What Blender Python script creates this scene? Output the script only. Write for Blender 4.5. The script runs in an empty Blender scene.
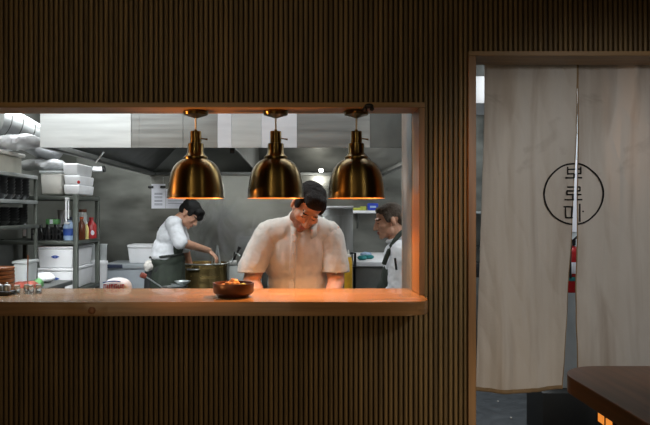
import bpy, bmesh, math, random
from mathutils import Vector, Matrix, noise, Euler

random.seed(7)
PI = math.pi
R = math.radians
S = bpy.context.scene
COL = S.collection
EYE = 1.55          # camera height
F = 675.0           # focal length in pixels of the 650x425 frame
PX, PY = 295.0, 212.5


def X(px, d): return (px - PX) * d / F
def Z(py, d): return EYE - (py - PY) * d / F
def P(px, py, d): return Vector((X(px, d), d, Z(py, d)))


# ------------------------------------------------------------------ materials
def lin(c):
    def f(v):
        v /= 255.0
        return v / 12.92 if v <= .04045 else ((v + .055) / 1.055) ** 2.4
    return (f(c[0]), f(c[1]), f(c[2]), 1)


MATS = {}


def mat(name, c, rough=.5, metal=0.0, var=.12, scale=(8, 8, 8), detail=4, c2=None, bump=0.0, trans=0.0,
        spec=.5, emit=None, es=0.0, rvar=0.0, aniso=0.0, alpha=1.0, sss=0.0, coat=0.0, arot=0.0):
    m = bpy.data.materials.new(name)
    m.use_nodes = True
    nt = m.node_tree
    b = nt.nodes['Principled BSDF']
    tc = nt.nodes.new('ShaderNodeTexCoord')
    mp = nt.nodes.new('ShaderNodeMapping')
    mp.inputs['Scale'].default_value = scale
    nt.links.new(tc.outputs['Object'], mp.inputs[0])
    nz = nt.nodes.new('ShaderNodeTexNoise')
    nz.inputs['Scale'].default_value = 1.0
    nz.inputs['Detail'].default_value = detail
    nt.links.new(mp.outputs[0], nz.inputs['Vector'])
    a = lin(c)
    if c2 is None:
        lo = tuple(max(0, v * (1 - var * 2)) for v in a[:3]) + (1,)
        hi = tuple(min(1, v * (1 + var * 2)) for v in a[:3]) + (1,)
    else:
        lo, hi = a, lin(c2)
    mr = nt.nodes.new('ShaderNodeMapRange')
    mr.inputs[1].default_value = .3
    mr.inputs[2].default_value = .7
    nt.links.new(nz.outputs['Fac'], mr.inputs[0])
    mx = nt.nodes.new('ShaderNodeMix')
    mx.data_type = 'RGBA'
    mx.inputs[6].default_value = lo
    mx.inputs[7].default_value = hi
    nt.links.new(mr.outputs[0], mx.inputs[0])
    nt.links.new(mx.outputs[2], b.inputs['Base Color'])
    b.inputs['Roughness'].default_value = rough
    if rvar:
        m2 = nt.nodes.new('ShaderNodeMapRange')
        m2.inputs[1].default_value = .3
        m2.inputs[2].default_value = .7
        m2.inputs[3].default_value = max(.02, rough - rvar)
        m2.inputs[4].default_value = min(1, rough + rvar)
        nt.links.new(nz.outputs['Fac'], m2.inputs[0])
        nt.links.new(m2.outputs[0], b.inputs['Roughness'])
    b.inputs['Metallic'].default_value = metal
    b.inputs['Specular IOR Level'].default_value = spec
    b.inputs['Transmission Weight'].default_value = trans
    b.inputs['Anisotropic'].default_value = aniso
    if aniso:
        tg = nt.nodes.new('ShaderNodeTangent'); tg.direction_type = 'RADIAL'; tg.axis = 'Z'
        nt.links.new(tg.outputs[0], b.inputs['Tangent'])
        b.inputs['Anisotropic Rotation'].default_value = arot
    b.inputs['Alpha'].default_value = alpha
    b.inputs['Coat Weight'].default_value = coat
    if sss:
        b.inputs['Subsurface Weight'].default_value = sss
        b.inputs['Subsurface Radius'].default_value = (.02, .008, .004)
    if bump:
        bp = nt.nodes.new('ShaderNodeBump')
        bp.inputs['Strength'].default_value = bump
        bp.inputs['Distance'].default_value = .01
        nt.links.new(nz.outputs['Fac'], bp.inputs['Height'])
        nt.links.new(bp.outputs[0], b.inputs['Normal'])
    if emit:
        b.inputs['Emission Color'].default_value = lin(emit)
        b.inputs['Emission Strength'].default_value = es
    MATS[name] = m
    return m


SLAT = mat('slat oak', (112, 92, 58), .55, var=.22, scale=(45, 45, 1.2), bump=.05)
GAP = mat('dark felt backing', (26, 20, 14), .9, var=.1)
WOODTRIM = mat('oak trim', (142, 112, 70), .45, var=.14, scale=(2, 30, 30), bump=.04)
WOODTRIMV = mat('oak trim upright', (134, 98, 60), .45, var=.14, scale=(30, 30, 2), bump=.04)
COUNTER = mat('counter oak', (146, 112, 76), .25, var=.17, scale=(1.6, 22, 40), bump=.03, detail=6, coat=.15)
TABLEWOOD = mat('table walnut', (100, 66, 42), .35, var=.22, scale=(26, 1.2, 26), bump=.03)
BRASS = mat('aged brass', (114, 94, 54), .3, 1.0, var=.06, scale=(6, 6, 2), rvar=.04, aniso=.85, arot=.25)
BRASSIN = mat('lamp inner', (232, 196, 140), .4, .3, var=.05)
DARKBRASS = mat('dark brass', (110, 82, 40), .35, 1.0)
BULB = mat('lamp bulb', (255, 190, 110), .4, emit=(255, 170, 80), es=14)
AMBER = mat('amber patch of reflected light', (240, 150, 60), .4, emit=(250, 150, 60), es=.8)  # self-lit colour imitating reflected warm light
CORD = mat('pale cord', (226, 218, 200), .5)
STEEL = mat('brushed steel', (160, 161, 158), .38, .75, var=.06, scale=(2, 2, 40), rvar=.06)
STEELV = mat('brushed steel upright', (148, 149, 147), .36, 1.0, var=.06, scale=(40, 40, 2), rvar=.06)
STEELBRIGHT = mat('satin steel', (200, 202, 200), .5, .75, var=.05, scale=(3, 3, 30))
STEELGLEAM = mat('pale steel with painted gleam', (205, 205, 208), .45, .2, var=.04, scale=(3, 3, 20))  # bright vertical reflections put into the base colour
STEELWALL = mat('steel wall sheet', (122, 123, 117), .36, .75, var=.2, scale=(1.6, 1.6, 4), rvar=.1)
STEELDARK = mat('dull dark steel', (104, 106, 103), .45, .7, var=.1, scale=(6, 6, 6))
RACKMETAL = mat('grey rack metal', (84, 88, 82), .5, .5, var=.1)
SHELFEDGE = mat('bright shelf steel', (190, 194, 194), .35, .85, var=.05)
POTMETAL = mat('warm worn pot steel', (196, 168, 110), .24, .9, aniso=.8, arot=.25, var=.12, scale=(4, 4, 16), rvar=.08)
BLACKPLASTIC = mat('black plastic', (24, 24, 25), .4, var=.1)
BLACKGLAZE = mat('black glaze', (30, 30, 30), .28, var=.15, coat=.3)
WHITEPLASTIC = mat('white plastic', (226, 226, 228), .45, var=.03)
OFFWHITE = mat('off white plastic', (208, 205, 198), .5, var=.05)
CLEAR = mat('frosted clear plastic', (225, 228, 228), .3, trans=.6, var=.03)
GLASS = mat('clear glass', (245, 248, 248), .08, trans=1.0, var=.01)
WRAP = mat('cloudy plastic wrap', (206, 206, 208), .3, trans=.25, var=.1, scale=(14, 14, 14), bump=.4)
BEIGE = mat('beige carton', (176, 172, 160), .7, var=.06)
SILVERFOIL = mat('silver duct foil', (205, 206, 208), .34, .9, var=.08, scale=(10, 3, 3), bump=.15)
PAPER = mat('white paper', (222, 222, 230), .8, var=.02)
PRINT = mat('grey print', (128, 130, 142), .8)
RED = mat('red plastic', (158, 26, 28), .35, var=.08)
REDPRINT = mat('red print', (186, 40, 56), .6)
BLUEPRINT = mat('blue print', (40, 74, 150), .6)
BLUE = mat('blue plastic', (38, 62, 168), .4)
NAVY = mat('navy strip', (44, 52, 74), .5)
PALEBLUE = mat('pale blue plastic', (150, 172, 200), .45)
TEAL = mat('teal packet', (30, 120, 120), .5, var=.2)
GREEN = mat('green packet', (86, 140, 84), .5, var=.2)
LIME = mat('yellow green pad', (140, 146, 60), .8, var=.2)
YELLOW = mat('yellow squeeze bottle', (206, 160, 40), .4)
BROWNBOTTLE = mat('brown sauce', (92, 46, 26), .3)
ORANGE = mat('orange cap', (200, 96, 50), .4)
TERRACOTTA = mat('glazed terracotta', (80, 44, 29), .4, var=.15, scale=(12, 12, 30), coat=.2)
WOODPLATE = mat('reddish wood', (156, 108, 76), .45, var=.15, scale=(4, 30, 30))
FOODO = mat('fried orange pieces', (176, 122, 58), .5, var=.25, scale=(40, 40, 40))
FOODG = mat('green garnish', (120, 140, 50), .5, var=.25, scale=(40, 40, 40))
WHITECLOTH = mat('white cotton', (206, 201, 194), .85, var=.04, scale=(30, 30, 30), bump=.1)
GREYCLOTH = mat('pale grey cotton', (216, 218, 222), .85, var=.04, scale=(30, 30, 30), bump=.1)
APRON = mat('dark green apron cloth', (35, 43, 33), .8, var=.12, scale=(20, 20, 20))
APRONDARK = mat('charcoal apron cloth', (42, 46, 42), .8, var=.12)
TROUSER = mat('black trousers', (30, 31, 32), .85)
SHOE = mat('black shoe', (22, 22, 22), .5)
SKIN = mat('skin', (206, 150, 120), .5, var=.06, scale=(40, 40, 40), sss=.06)
SKIN2 = mat('pale skin', (196, 148, 122), .5, var=.06, scale=(40, 40, 40), sss=.06)
LIPS = mat('lips', (160, 88, 78), .5)
STUBBLE = mat('stubble skin', (150, 106, 84), .6, var=.2, scale=(200, 200, 200))
HAIRBLACK = mat('black hair', (17, 16, 16), .6, spec=.25, var=.3, scale=(60, 60, 200), bump=.6)
HAIRBROWN = mat('dark brown hair', (30, 24, 21), .7, spec=.2, var=.3, scale=(140, 140, 140), bump=.7)
HAIRGREY = mat('greying hair', (92, 82, 73), .75, spec=.2, var=.3, scale=(160, 160, 160), bump=.6)
INK = mat('black ink', (20, 20, 21), .9, var=.05)
KFLOOR = mat('grey slate vinyl', (60, 64, 68), .5, var=.1, scale=(14, 14, 14), rvar=.08)
DFLOOR = mat('dark dining floor', (54, 46, 40), .6, var=.15)
CEIL = mat('ceiling paint', (190, 190, 186), .9, var=.03)
DCEIL = mat('dark ceiling paint', (40, 34, 28), .9, var=.05)
GREYPANEL = mat('grey enamel panel', (146, 152, 156), .5, var=.04)
PALEPANEL = mat('pale grey enamel', (172, 178, 182), .5, var=.04)
FREEZERGREY = mat('freezer grey', (140, 146, 152), .45, var=.05)
BLACKBOX = mat('matt black', (20, 21, 20), .6, var=.1)
SPECK = mat('pale crumb', (190, 190, 186), .8)


def linen():
    m = bpy.data.materials.new('stained linen')
    m.use_nodes = True
    nt = m.node_tree
    b = nt.nodes['Principled BSDF']
    out = nt.nodes['Material Output']
    tc = nt.nodes.new('ShaderNodeTexCoord')

    def nz(scale, detail=4, dist=0.0):
        mp = nt.nodes.new('ShaderNodeMapping')
        mp.inputs['Scale'].default_value = scale
        nt.links.new(tc.outputs['Object'], mp.inputs[0])
        n = nt.nodes.new('ShaderNodeTexNoise')
        n.inputs['Scale'].default_value = 1
        n.inputs['Detail'].default_value = detail
        n.inputs['Distortion'].default_value = dist
        nt.links.new(mp.outputs[0], n.inputs['Vector'])
        return n.outputs['Fac']

    def rng(s, a, bb, lo, hi):
        r = nt.nodes.new('ShaderNodeMapRange')
        r.inputs[1].default_value, r.inputs[2].default_value = a, bb
        r.inputs[3].default_value, r.inputs[4].default_value = lo, hi
        nt.links.new(s, r.inputs[0])
        return r.outputs[0]

    def mix(fac, a, col):
        x = nt.nodes.new('ShaderNodeMix')
        x.data_type = 'RGBA'
        nt.links.new(fac, x.inputs[0])
        if isinstance(a, tuple):
            x.inputs[6].default_value = a
        else:
            nt.links.new(a, x.inputs[6])
        x.inputs[7].default_value = col
        return x.outputs[2]
    base = mix(rng(nz((3, 3, 1.2)), .35, .7, 0, .7), lin((206, 203, 198)), lin((184, 179, 172)))
    c = mix(rng(nz((7, 7, .9), 6, .8), .48, .76, 0, .68), base, lin((126, 104, 82)))      # long tea-brown streaks
    c = mix(rng(nz((2.2, 2.2, 3.2), 5, 1.2), .6, .68, 0, .35), c, lin((118, 108, 98)))   # tide-marked blotches
    nt.links.new(c, b.inputs['Base Color'])
    b.inputs['Roughness'].default_value = .9
    bp = nt.nodes.new('ShaderNodeBump')
    bp.inputs['Strength'].default_value = .25
    bp.inputs['Distance'].default_value = .004
    nt.links.new(nz((90, 90, 90), 2), bp.inputs['Height'])
    nt.links.new(bp.outputs[0], b.inputs['Normal'])
    t = nt.nodes.new('ShaderNodeBsdfTranslucent')
    nt.links.new(c, t.inputs['Color'])
    ms = nt.nodes.new('ShaderNodeMixShader')
    ms.inputs[0].default_value = .12
    nt.links.new(b.outputs[0], ms.inputs[1])
    nt.links.new(t.outputs[0], ms.inputs[2])
    nt.links.new(ms.outputs[0], out.inputs['Surface'])
    return m


LINEN = linen()
HEM = mat('stitched linen hem', (136, 116, 88), .9, var=.12)


# ------------------------------------------------------------------ mesh helpers
def bm_new(): return bmesh.new()


def box(bm, x0, x1, y0, y1, z0, z1, bev=0.0, seg=2):
    vs = [bm.verts.new((x, y, z)) for z in (z0, z1) for y in (y0, y1) for x in (x0, x1)]
    f = [(0, 2, 3, 1), (4, 5, 7, 6), (0, 1, 5, 4), (2, 6, 7, 3), (0, 4, 6, 2), (1, 3, 7, 5)]
    fs = [bm.faces.new([vs[i] for i in q]) for q in f]
    if bev:
        es = list({e for q in fs for e in q.edges})
        bmesh.ops.bevel(bm, geom=es, offset=bev, segments=seg, profile=.5, affect='EDGES')
    return bm


def lathe(bm, prof, c, seg=40, closed=False):
    rings = []
    for r, z in prof:
        if r < 1e-5:
            rings.append([bm.verts.new((c[0], c[1], c[2] + z))])
        else:
            rings.append([bm.verts.new((c[0] + r * math.cos(2 * PI * i / seg), c[1] + r * math.sin(2 * PI * i / seg), c[2] + z))
                          for i in range(seg)])
    pairs = list(zip(rings, rings[1:]))
    if closed:
        pairs.append((rings[-1], rings[0]))
    for a, b in pairs:
        for i in range(seg):
            j = (i + 1) % seg
            if len(a) == 1 and len(b) == 1:
                continue
            if len(a) == 1:
                bm.faces.new((a[0], b[j], b[i]))
            elif len(b) == 1:
                bm.faces.new((a[i], a[j], b[0]))
            else:
                bm.faces.new((a[i], a[j], b[j], b[i]))
    return bm


def frame_of(t):
    t = t.normalized()
    u = Vector((0, 0, 1)) if abs(t.z) < .9 else Vector((1, 0, 0))
    a = t.cross(u).normalized()
    return a, t.cross(a).normalized()


def tube(bm, pts, r, seg=10):
    pts = [Vector(p) for p in pts]
    rs = r if isinstance(r, (list, tuple)) else [r] * len(pts)
    rings = []
    for i, p in enumerate(pts):
        t = (pts[min(i + 1, len(pts) - 1)] - pts[max(i - 1, 0)])
        a, b = frame_of(t)
        rings.append([bm.verts.new(p + (a * math.cos(2 * PI * k / seg) + b * math.sin(2 * PI * k / seg)) * rs[i]) for k in range(seg)])
    for a, b in zip(rings, rings[1:]):
        for k in range(seg):
            bm.faces.new((a[k], a[(k + 1) % seg], b[(k + 1) % seg], b[k]))
    bm.faces.new(rings[0][::-1])
    bm.faces.new(rings[-1])
    return bm


def arc(a, b, c, n=8):
    """quadratic bezier"""
    a, b, c = Vector(a), Vector(b), Vector(c)
    return [a * (1 - t) ** 2 + b * 2 * t * (1 - t) + c * t * t for t in [i / n for i in range(n + 1)]]


def prism(bm, poly, z0, z1, bev=0.0):
    lo = [bm.verts.new((x, y, z0)) for x, y in poly]
    hi = [bm.verts.new((x, y, z1)) for x, y in poly]
    n = len(poly)
    fb = bm.faces.new(lo[::-1])
    ft = bm.faces.new(hi)
    for i in range(n):
        bm.faces.new((lo[i], lo[(i + 1) % n], hi[(i + 1) % n], hi[i]))
    if bev:
        es = list(fb.edges) + list(ft.edges)
        bmesh.ops.bevel(bm, geom=es, offset=bev, segments=3, profile=.5, affect='EDGES')
    return bm


def hexa(bm, lo, hi):
    """closed prism between two point loops"""
    a = [bm.verts.new(p) for p in lo]
    b = [bm.verts.new(p) for p in hi]
    n = len(a)
    bm.faces.new(a[::-1])
    bm.faces.new(b)
    for i in range(n):
        bm.faces.new((a[i], a[(i + 1) % n], b[(i + 1) % n], b[i]))
    return bm


def ell(bm, c, r, rot=None, u=20, v=12):
    m = Matrix.Translation(Vector(c)) @ (rot.to_4x4() if rot is not None else Matrix()) @ Matrix.Diagonal((r[0], r[1], r[2], 1))
    bmesh.ops.create_uvsphere(bm, u_segments=u, v_segments=v, radius=1, matrix=m)


def cap(bm, p0, p1, r0, r1=None, seg=18):
    """tapered capsule"""
    r1 = r0 if r1 is None else r1
    p0, p1 = Vector(p0), Vector(p1)
    tube(bm, [p0, p1], [r0, r1], seg)
    ell(bm, p0, (r0,) * 3, u=seg, v=10)
    ell(bm, p1, (r1,) * 3, u=seg, v=10)


def wpos(o):
    v = Vector((0, 0, 0))
    while o is not None:
        v += o.location
        o = o.parent
    return v


def obj(name, bm, m, parent=None, smooth=True, angle=40):
    """link a bmesh given in world coordinates as ONE mesh object"""
    if isinstance(bm, bmesh.types.BMesh):
        bmesh.ops.recalc_face_normals(bm, faces=bm.faces[:])
        me = bpy.data.meshes.new(name)
        bm.to_mesh(me)
        bm.free()
    else:
        me = bm
        me.name = name
    o = bpy.data.objects.new(name, me)
    COL.objects.link(o)
    if not me.materials:
        for q in (m if isinstance(m, (list, tuple)) else [m]):
            me.materials.append(q)
    if parent is not None:
        o.parent = parent
        off = wpos(parent)
    else:
        xs = [v.co for v in me.vertices]
        off = Vector(((min(v.x for v in xs) + max(v.x for v in xs)) / 2, (min(v.y for v in xs) + max(v.y for v in xs)) / 2, min(v.z for v in xs)))
        o.location = off
    me.transform(Matrix.Translation(-off))
    if smooth:
        me.polygons.foreach_set('use_smooth', [True] * len(me.polygons))
        try:
            me.set_sharp_from_angle(angle=R(angle))
        except Exception:
            pass
    return o


def thing(name, label, cat, loc, group=None):
    o = bpy.data.objects.new(name, None)
    COL.objects.link(o)
    o.empty_display_size = .1
    o.location = loc
    o['label'] = label
    o['category'] = cat
    if group:
        o['group'] = group
    return o


def tag(o, label, cat, group=None, kind=None):
    o['label'] = label
    o['category'] = cat
    if group:
        o['group'] = group
    if kind:
        o['kind'] = kind
    return o


def struct(name, bm, m, smooth=False):
    o = obj(name, bm, m, None, smooth)
    o['kind'] = 'structure'
    return o


def dup(root, loc, label=None):
    r = root.copy()
    COL.objects.link(r)
    r.location = loc
    if label:
        r['label'] = label
    for ch in list(root.children):
        c = ch.copy()
        COL.objects.link(c)
        c.parent = r
        for g in list(ch.children):
            d = g.copy()
            COL.objects.link(d)
            d.parent = c
    return r


def remeshed(bm, voxel, smooth=3):
    """fuse overlapping closed shells into one continuous skin"""
    bmesh.ops.recalc_face_normals(bm, faces=bm.faces[:])
    me = bpy.data.meshes.new('shell')
    bm.to_mesh(me)
    bm.free()
    o = bpy.data.objects.new('shell', me)
    COL.objects.link(o)
    md = o.modifiers.new('r', 'REMESH')
    md.mode = 'VOXEL'
    md.voxel_size = voxel
    if smooth:
        sm = o.modifiers.new('s', 'SMOOTH')
        sm.factor = .5
        sm.iterations = smooth
    dg = bpy.context.evaluated_depsgraph_get()
    out = bpy.data.meshes.new_from_object(o.evaluated_get(dg))
    bpy.data.objects.remove(o)
    bpy.data.meshes.remove(me)
    return out


def ripple(me, amp, scale, stretch=(1, 1, 1), seed=0):
    """creases: push vertices along their normals by smooth noise"""
    ns = [v.normal.copy() for v in me.vertices]
    for v, n in zip(me.vertices, ns):
        p = Vector((v.co.x * stretch[0], v.co.y * stretch[1], v.co.z * stretch[2])) * scale + Vector((seed, seed * 2.3, 0))
        k = noise.noise(p)
        k2 = 1 - 2 * abs(noise.noise(p * 1.7 + Vector((5, 1, 2))))
        v.co += n * amp * (k * .7 + k2 * .5)
    return me


# ------------------------------------------------------------------ the setting
DW = 3.0
WL, WR = -3.4, 2.7
XJ = .549           # inner face of the window's right jamb
XJ2 = .575
ZL0, ZL1 = 2.014, 2.038   # window head board
ZC0, ZC1 = 1.128, 1.185   # counter underside / top
DX0, DX1 = .766, .801     # door jamb
DX2, DX3 = 1.95, 1.985
ZD0, ZD1 = 2.243, 2.264
ZTOP = 2.95


def build_slats():
    bm = bm_new()
    pitch = 5.0 * DW / F
    n0, n1 = int(WL / pitch), int(WR / pitch)
    prof = [(-.0078, .012), (-.0078, .003), (-.0055, .0006), (0, 0), (.0055, .0006), (.0078, .003), (.0078, .012)]

    def span(x, z0, z1):
        lo = [bm.verts.new((x + a, DW + b, z0)) for a, b in prof]
        hi = [bm.verts.new((x + a, DW + b, z1)) for a, b in prof]
        for i in range(len(prof) - 1):
            bm.faces.new((lo[i], lo[i + 1], hi[i + 1], hi[i]))
        bm.faces.new(lo[::-1])
        bm.faces.new(hi)
    for n in range(n0, n1):
        x = n * pitch + .004
        if x < XJ2 + .004:
            span(x, 0, ZC0)
            span(x, ZL1, ZTOP)
        elif x < DX0 - .004:
            span(x, 0, ZTOP)
        elif x < DX3 + .004:
            span(x, ZD1, ZTOP)
        else:
            span(x, 0, ZTOP)
    return bm


struct('wall_front', build_slats(), SLAT, True)
bm = bm_new()
y0, y1 = DW + .0125, DW + .165
box(bm, WL, XJ2, y0, y1, 0, ZC0 - .001)
box(bm, WL, XJ2, y0, y1, ZL1 + .001, ZTOP)
box(bm, XJ2 + .001, DX0, y0, y1, 0, ZTOP)
box(bm, DX0, DX3, y0, y1, ZD1 + .001, ZTOP)
box(bm, DX3 + .001, WR, y0, y1, 0, ZTOP)
struct('wall_core', bm, GAP)

b = bm_new(); box(b, WL, XJ2, DW - .016, DW + .17, ZL0, ZL1 - .0005, .002)
struct('trim_1', b, WOODTRIM)
b = bm_new(); box(b, XJ, XJ2 - .0005, DW - .014, DW + .17, ZC1 + .0005, ZL0 - .0005, .002)
struct('trim_2', b, WOODTRIMV)
b = bm_new(); box(b, DX0 + .0005, DX1, DW - .016, DW + .17, 0, ZD0 - .0005, .002)
struct('trim_3', b, WOODTRIMV)
b = bm_new(); box(b, DX0 + .0005, DX3, DW - .016, DW + .17, ZD0, ZD1, .002)
struct('trim_4', b, WOODTRIM)
b = bm_new(); box(b, DX2, DX3, DW - .016, DW + .17, 0, ZD0 - .0005, .002)
struct('trim_5', b, WOODTRIMV)

KB = 7.57           # kitchen back wall
KL, KR = -2.45, 2.6
b = bm_new(); box(b, WL, WR, -1.2, DW + .17, -.05, 0); struct('floor_dining', b, DFLOOR)
b = bm_new(); box(b, WL, WR, DW + .171, KB + .1, -.05, 0); struct('floor_kitchen', b, KFLOOR)
b = bm_new(); box(b, WL, WR, -1.2, DW + .17, ZTOP, ZTOP + .05); struct('ceiling_dining', b, DCEIL)
b = bm_new(); box(b, KL - .1, KR + .1, DW + .171, KB + .1, 2.75, 2.8); struct('ceiling_kitchen', b, CEIL)
b = bm_new(); box(b, KL - .1, KR + .1, KB, KB + .1, 0, 2.749); struct('wall_back', b, STEELWALL)
b = bm_new(); box(b, KL - .1, KL, DW + .171, KB - .001, 0, 2.749); struct('wall_left', b, STEELWALL)
b = bm_new(); box(b, KR, KR + .1, DW + .171, KB - .001, 0, 2.749); struct('wall_right', b, GREYPANEL)

# crumbs on the kitchen floor by the door
for i, (px, py) in enumerate(((498, 402), (511, 418.6), (529.5, 424))):
    d = EYE * F / (py - PY)
    b = bm_new(); ell(b, (X(px, d), d, .006), (.008, .01, .006), u=8, v=6)
    tag(obj('crumb', b, SPECK), 'tiny pale crumb lying on the grey kitchen floor below the curtain', 'crumb', 'crumbs on the kitchen floor')

# ------------------------------------------------------------------ live-edge counter
poly = []
N = 70
for i in range(N + 1):
    x = WL + (.46 - WL) * i / N
    w = .012 * noise.noise(Vector((x * 1.7, 3, 0))) + .006 * noise.noise(Vector((x * 5, 9, 0)))
    w += .012 * math.exp(-((x + .84) / .035) ** 2)
    poly.append((x, 2.752 - w * (1 if x < .3 else (.46 - x) / .16)))
for i in range(1, 9):
    a = -PI / 2 + PI / 2 * i / 8
    poly.append((.461 + .1 * math.cos(a), 2.852 + .1 * math.sin(a)))
poly += [(.561, 2.93), (.557, DW - .018), (XJ + .01, DW - .0165), (XJ + .0, DW - .0), (XJ + .0, 3.25), (WL, 3.25)]
b = bm_new(); prism(b, poly, ZC0, ZC1, .006)
ct = thing('pass_counter', 'long live-edge oak pass counter under the kitchen window', 'counter', (-1.4, 3.0, ZC0))
obj('slab', b, COUNTER, ct)
kx = X(92, 2.745)
b = bm_new(); ell(b, (kx, 2.742, ZC0 + .024), (.016, .008, .015))
k = obj('knot', b, WOODPLATE, ct); k['label'] = 'dark round knot in the front edge'

# ------------------------------------------------------------------ brass heat lamps
LD = 3.085
LS = LD / F


def make_lamp(px):
    lx = X(px, LD)
    t = thing('pendant_lamp', '', 'lamp', (lx, LD, Z(198.3, LD)), 'brass heat lamps over the pass')
    c = (lx, LD, 0)
    b = bm_new(); lathe(b, [(0, ZL0 - .001), (.055, ZL0 - .001), (.058, ZL0 - .007), (.054, ZL0 - .019), (.022, ZL0 - .028), (.008, ZL0 - .033), (0, ZL0 - .033)], c)
    obj('ceiling_rose', b, BRASS, t)
    b = bm_new(); tube(b, [(lx, LD, ZL0 - .025), (lx + .001, LD, Z(131, LD))], .004, 8)
    obj('cord', b, CORD, t)
    b = bm_new()
    q = [(0, 129.5), (1.4, 129.5), (1.6, 131), (5.4, 131.3), (5.7, 132), (5.7, 143.2), (7.8, 143.6), (8.1, 145), (8.1, 152.8), (9, 154), (9.6, 155.4), (11.8, 156.6), (12.1, 158), (11.6, 159), (0, 159)]
    lathe(b, [(r * LS, Z(y, LD)) for r, y in q], c)
    obj('lamp_neck', b, BRASS, t)
    dome = [(11.4, 158.9), (15, 160.6), (18.9, 163.4), (22, 167), (24.4, 172), (26.1, 178), (27.2, 185), (27.9, 192), (28.1, 196.5), (28.6, 197.2), (28.6, 198.3)]
    inner = [(27.9, 198.3), (27.4, 192), (26.7, 185), (25.5, 178), (23.8, 172.5), (21.4, 167.8), (18.4, 164.6), (14.6, 161.8), (9.8, 160.6)]
    b = bm_new(); lathe(b, [(r * LS, Z(y, LD)) for r, y in dome], c, 64)
    sh = obj('shade', b, BRASS, t, True, 60)
    b = bm_new(); lathe(b, [(28.6 * LS, Z(198.3, LD))] + [(r * LS, Z(y, LD)) for r, y in inner] + [(0, Z(160.6, LD))], c, 64)
    li = obj('shade_lining', b, BRASSIN, sh, True, 60); li['label'] = 'pale reflective inside of the shade'
    b = bm_new(); lathe(b, [(0, Z(161, LD)), (.014, Z(161.2, LD)), (.016, Z(168, LD)), (.03, Z(176, LD)), (.041, Z(183, LD)), (.042, Z(187, LD)), (.03, Z(190, LD)), (0, Z(191.2, LD))], c, 28)
    bu = obj('bulb', b, BULB, t); bu['label'] = 'glowing orange heat bulb'
    b = bm_new()
    tube(b, [(lx + 5.2 * LS, LD - .004, Z(138.5, LD)), (lx + 8.5 * LS, LD - .006, Z(139, LD)), (lx + 12 * LS, LD - .006, Z(139.6, LD))], [.0035, .003, .0048], 10)
    obj('switch', b, DARKBRASS, t)
    return t


lamp = make_lamp(195.7)
lamp['label'] = 'brass dome heat lamp above the big steel pot, farthest from the doorway'
l2 = dup(lamp, (X(275.7, LD), LD, lamp.location.z), 'brass dome heat lamp hanging between the other two, nearest the bent chef\'s head')
l3 = dup(lamp, (X(356.3, LD), LD, lamp.location.z), 'brass dome heat lamp nearest the doorway end of the window')
# small dark fastener on the window head by the doorway-side lamp
b = bm_new(); ell(b, (X(369, 2.97), 2.972, Z(106, 2.97)), (.02, .012, .012)); ell(b, (X(365, 2.97), 2.972, Z(109, 2.97)), (.012, .01, .012)); ell(b, (X(372, 2.97), 2.972, Z(109, 2.97)), (.01, .01, .009))
tag(obj('sensor', b, BLACKPLASTIC), 'small dark lump fixed to the window head board beside a lamp rose', 'sensor')


# ------------------------------------------------------------------ terracotta bowl with food
bd = 2.93
bx = X(233.5, bd)
bz = ZC1 + .0005
bowl = thing('serving_bowl', 'round terracotta serving bowl of fried food on the pass counter', 'bowl', (bx, bd, bz))
b = bm_new()
lathe(b, [(0, .004), (.056, .004), (.058, 0), (.064, 0), (.068, .006), (.08, .012), (.088, .022), (.089, .056), (.0885, .06), (.0835, .06), (.082, .054), (.081, .024), (.07, .018), (0, .018)], (bx, bd, bz), 56)
obj('bowl_body', b, TERRACOTTA, bowl)
spots = [(-.03, -.01), (-.012, .012), (.005, -.012), (.022, .008), (-.02, -.03), (.0, .02), (-.04, .015), (.012, -.03)]
for i, (u, v) in enumerate(spots):
    b = bm_new()
    ell(b, (bx + u - .004, bd + v, bz + .043 + .009 * (i % 3)), (.017, .013, .012), Euler((i, i * 2.1, i * 1.3)).to_matrix())
    ell(b, (bx + u + .006, bd + v + .004, bz + .045 + .009 * (i % 3)), (.011, .01, .013), Euler((i * .5, i, i * 1.9)).to_matrix())
    me = remeshed(b, .003, 2); ripple(me, .002, 60)
    tag(obj('fried_morsel', me, FOODO), 'golden fried morsel heaped in the terracotta bowl', 'food', 'fried morsels in the bowl')
for i, (u, v) in enumerate([(.036, -.004), (.045, .012), (.04, -.022)]):
    b = bm_new(); ell(b, (bx + u, bd + v, bz + .048), (.014, .011, .009), Euler((.4 * i, .3, i)).to_matrix())
    me = remeshed(b, .003, 2); ripple(me, .003, 60)
    tag(obj('garnish', me, FOODG), 'yellow-green garnish at the edge of the food in the terracotta bowl', 'food', 'green garnish in the bowl')

# ------------------------------------------------------------------ small things on the counter, far end
sx = X(3, 3.17)
for i in range(6):
    t = thing('wooden_plate', 'round reddish wooden plate in the stack at the far end of the counter', 'plate', (sx, 3.16, ZC1 + .0005 + i * .0185), 'stacked wooden plates')
    b = bm_new(); lathe(b, [(0, .0), (.045, 0), (.052, .004), (.056, .016), (.053, .018), (.048, .009), (0, .008)], (sx, 3.16, ZC1 + .0005 + i * .0185), 36)
    o = obj('plate_body', b, WOODPLATE, t)
t = thing('caddy', 'low black condiment caddy with shiny steel lids beside the wooden plates', 'caddy', (X(4, 2.99), 2.99, ZC1 + .0005))
b = bm_new(); box(b, X(-6, 2.99), X(12.5, 2.99), 2.955, 3.03, ZC1 + .0005, ZC1 + .018, .004); obj('tray', b, BLACKPLASTIC, t)
for px in (-1, 7):
    b = bm_new(); lathe(b, [(0, .0), (.016, 0), (.017, .02), (.014, .026), (.004, .03), (.005, .036), (0, .038)], (X(px, 2.99), 2.99, ZC1 + .0185), 24); obj('lid', b, SHELFEDGE, t)
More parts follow.
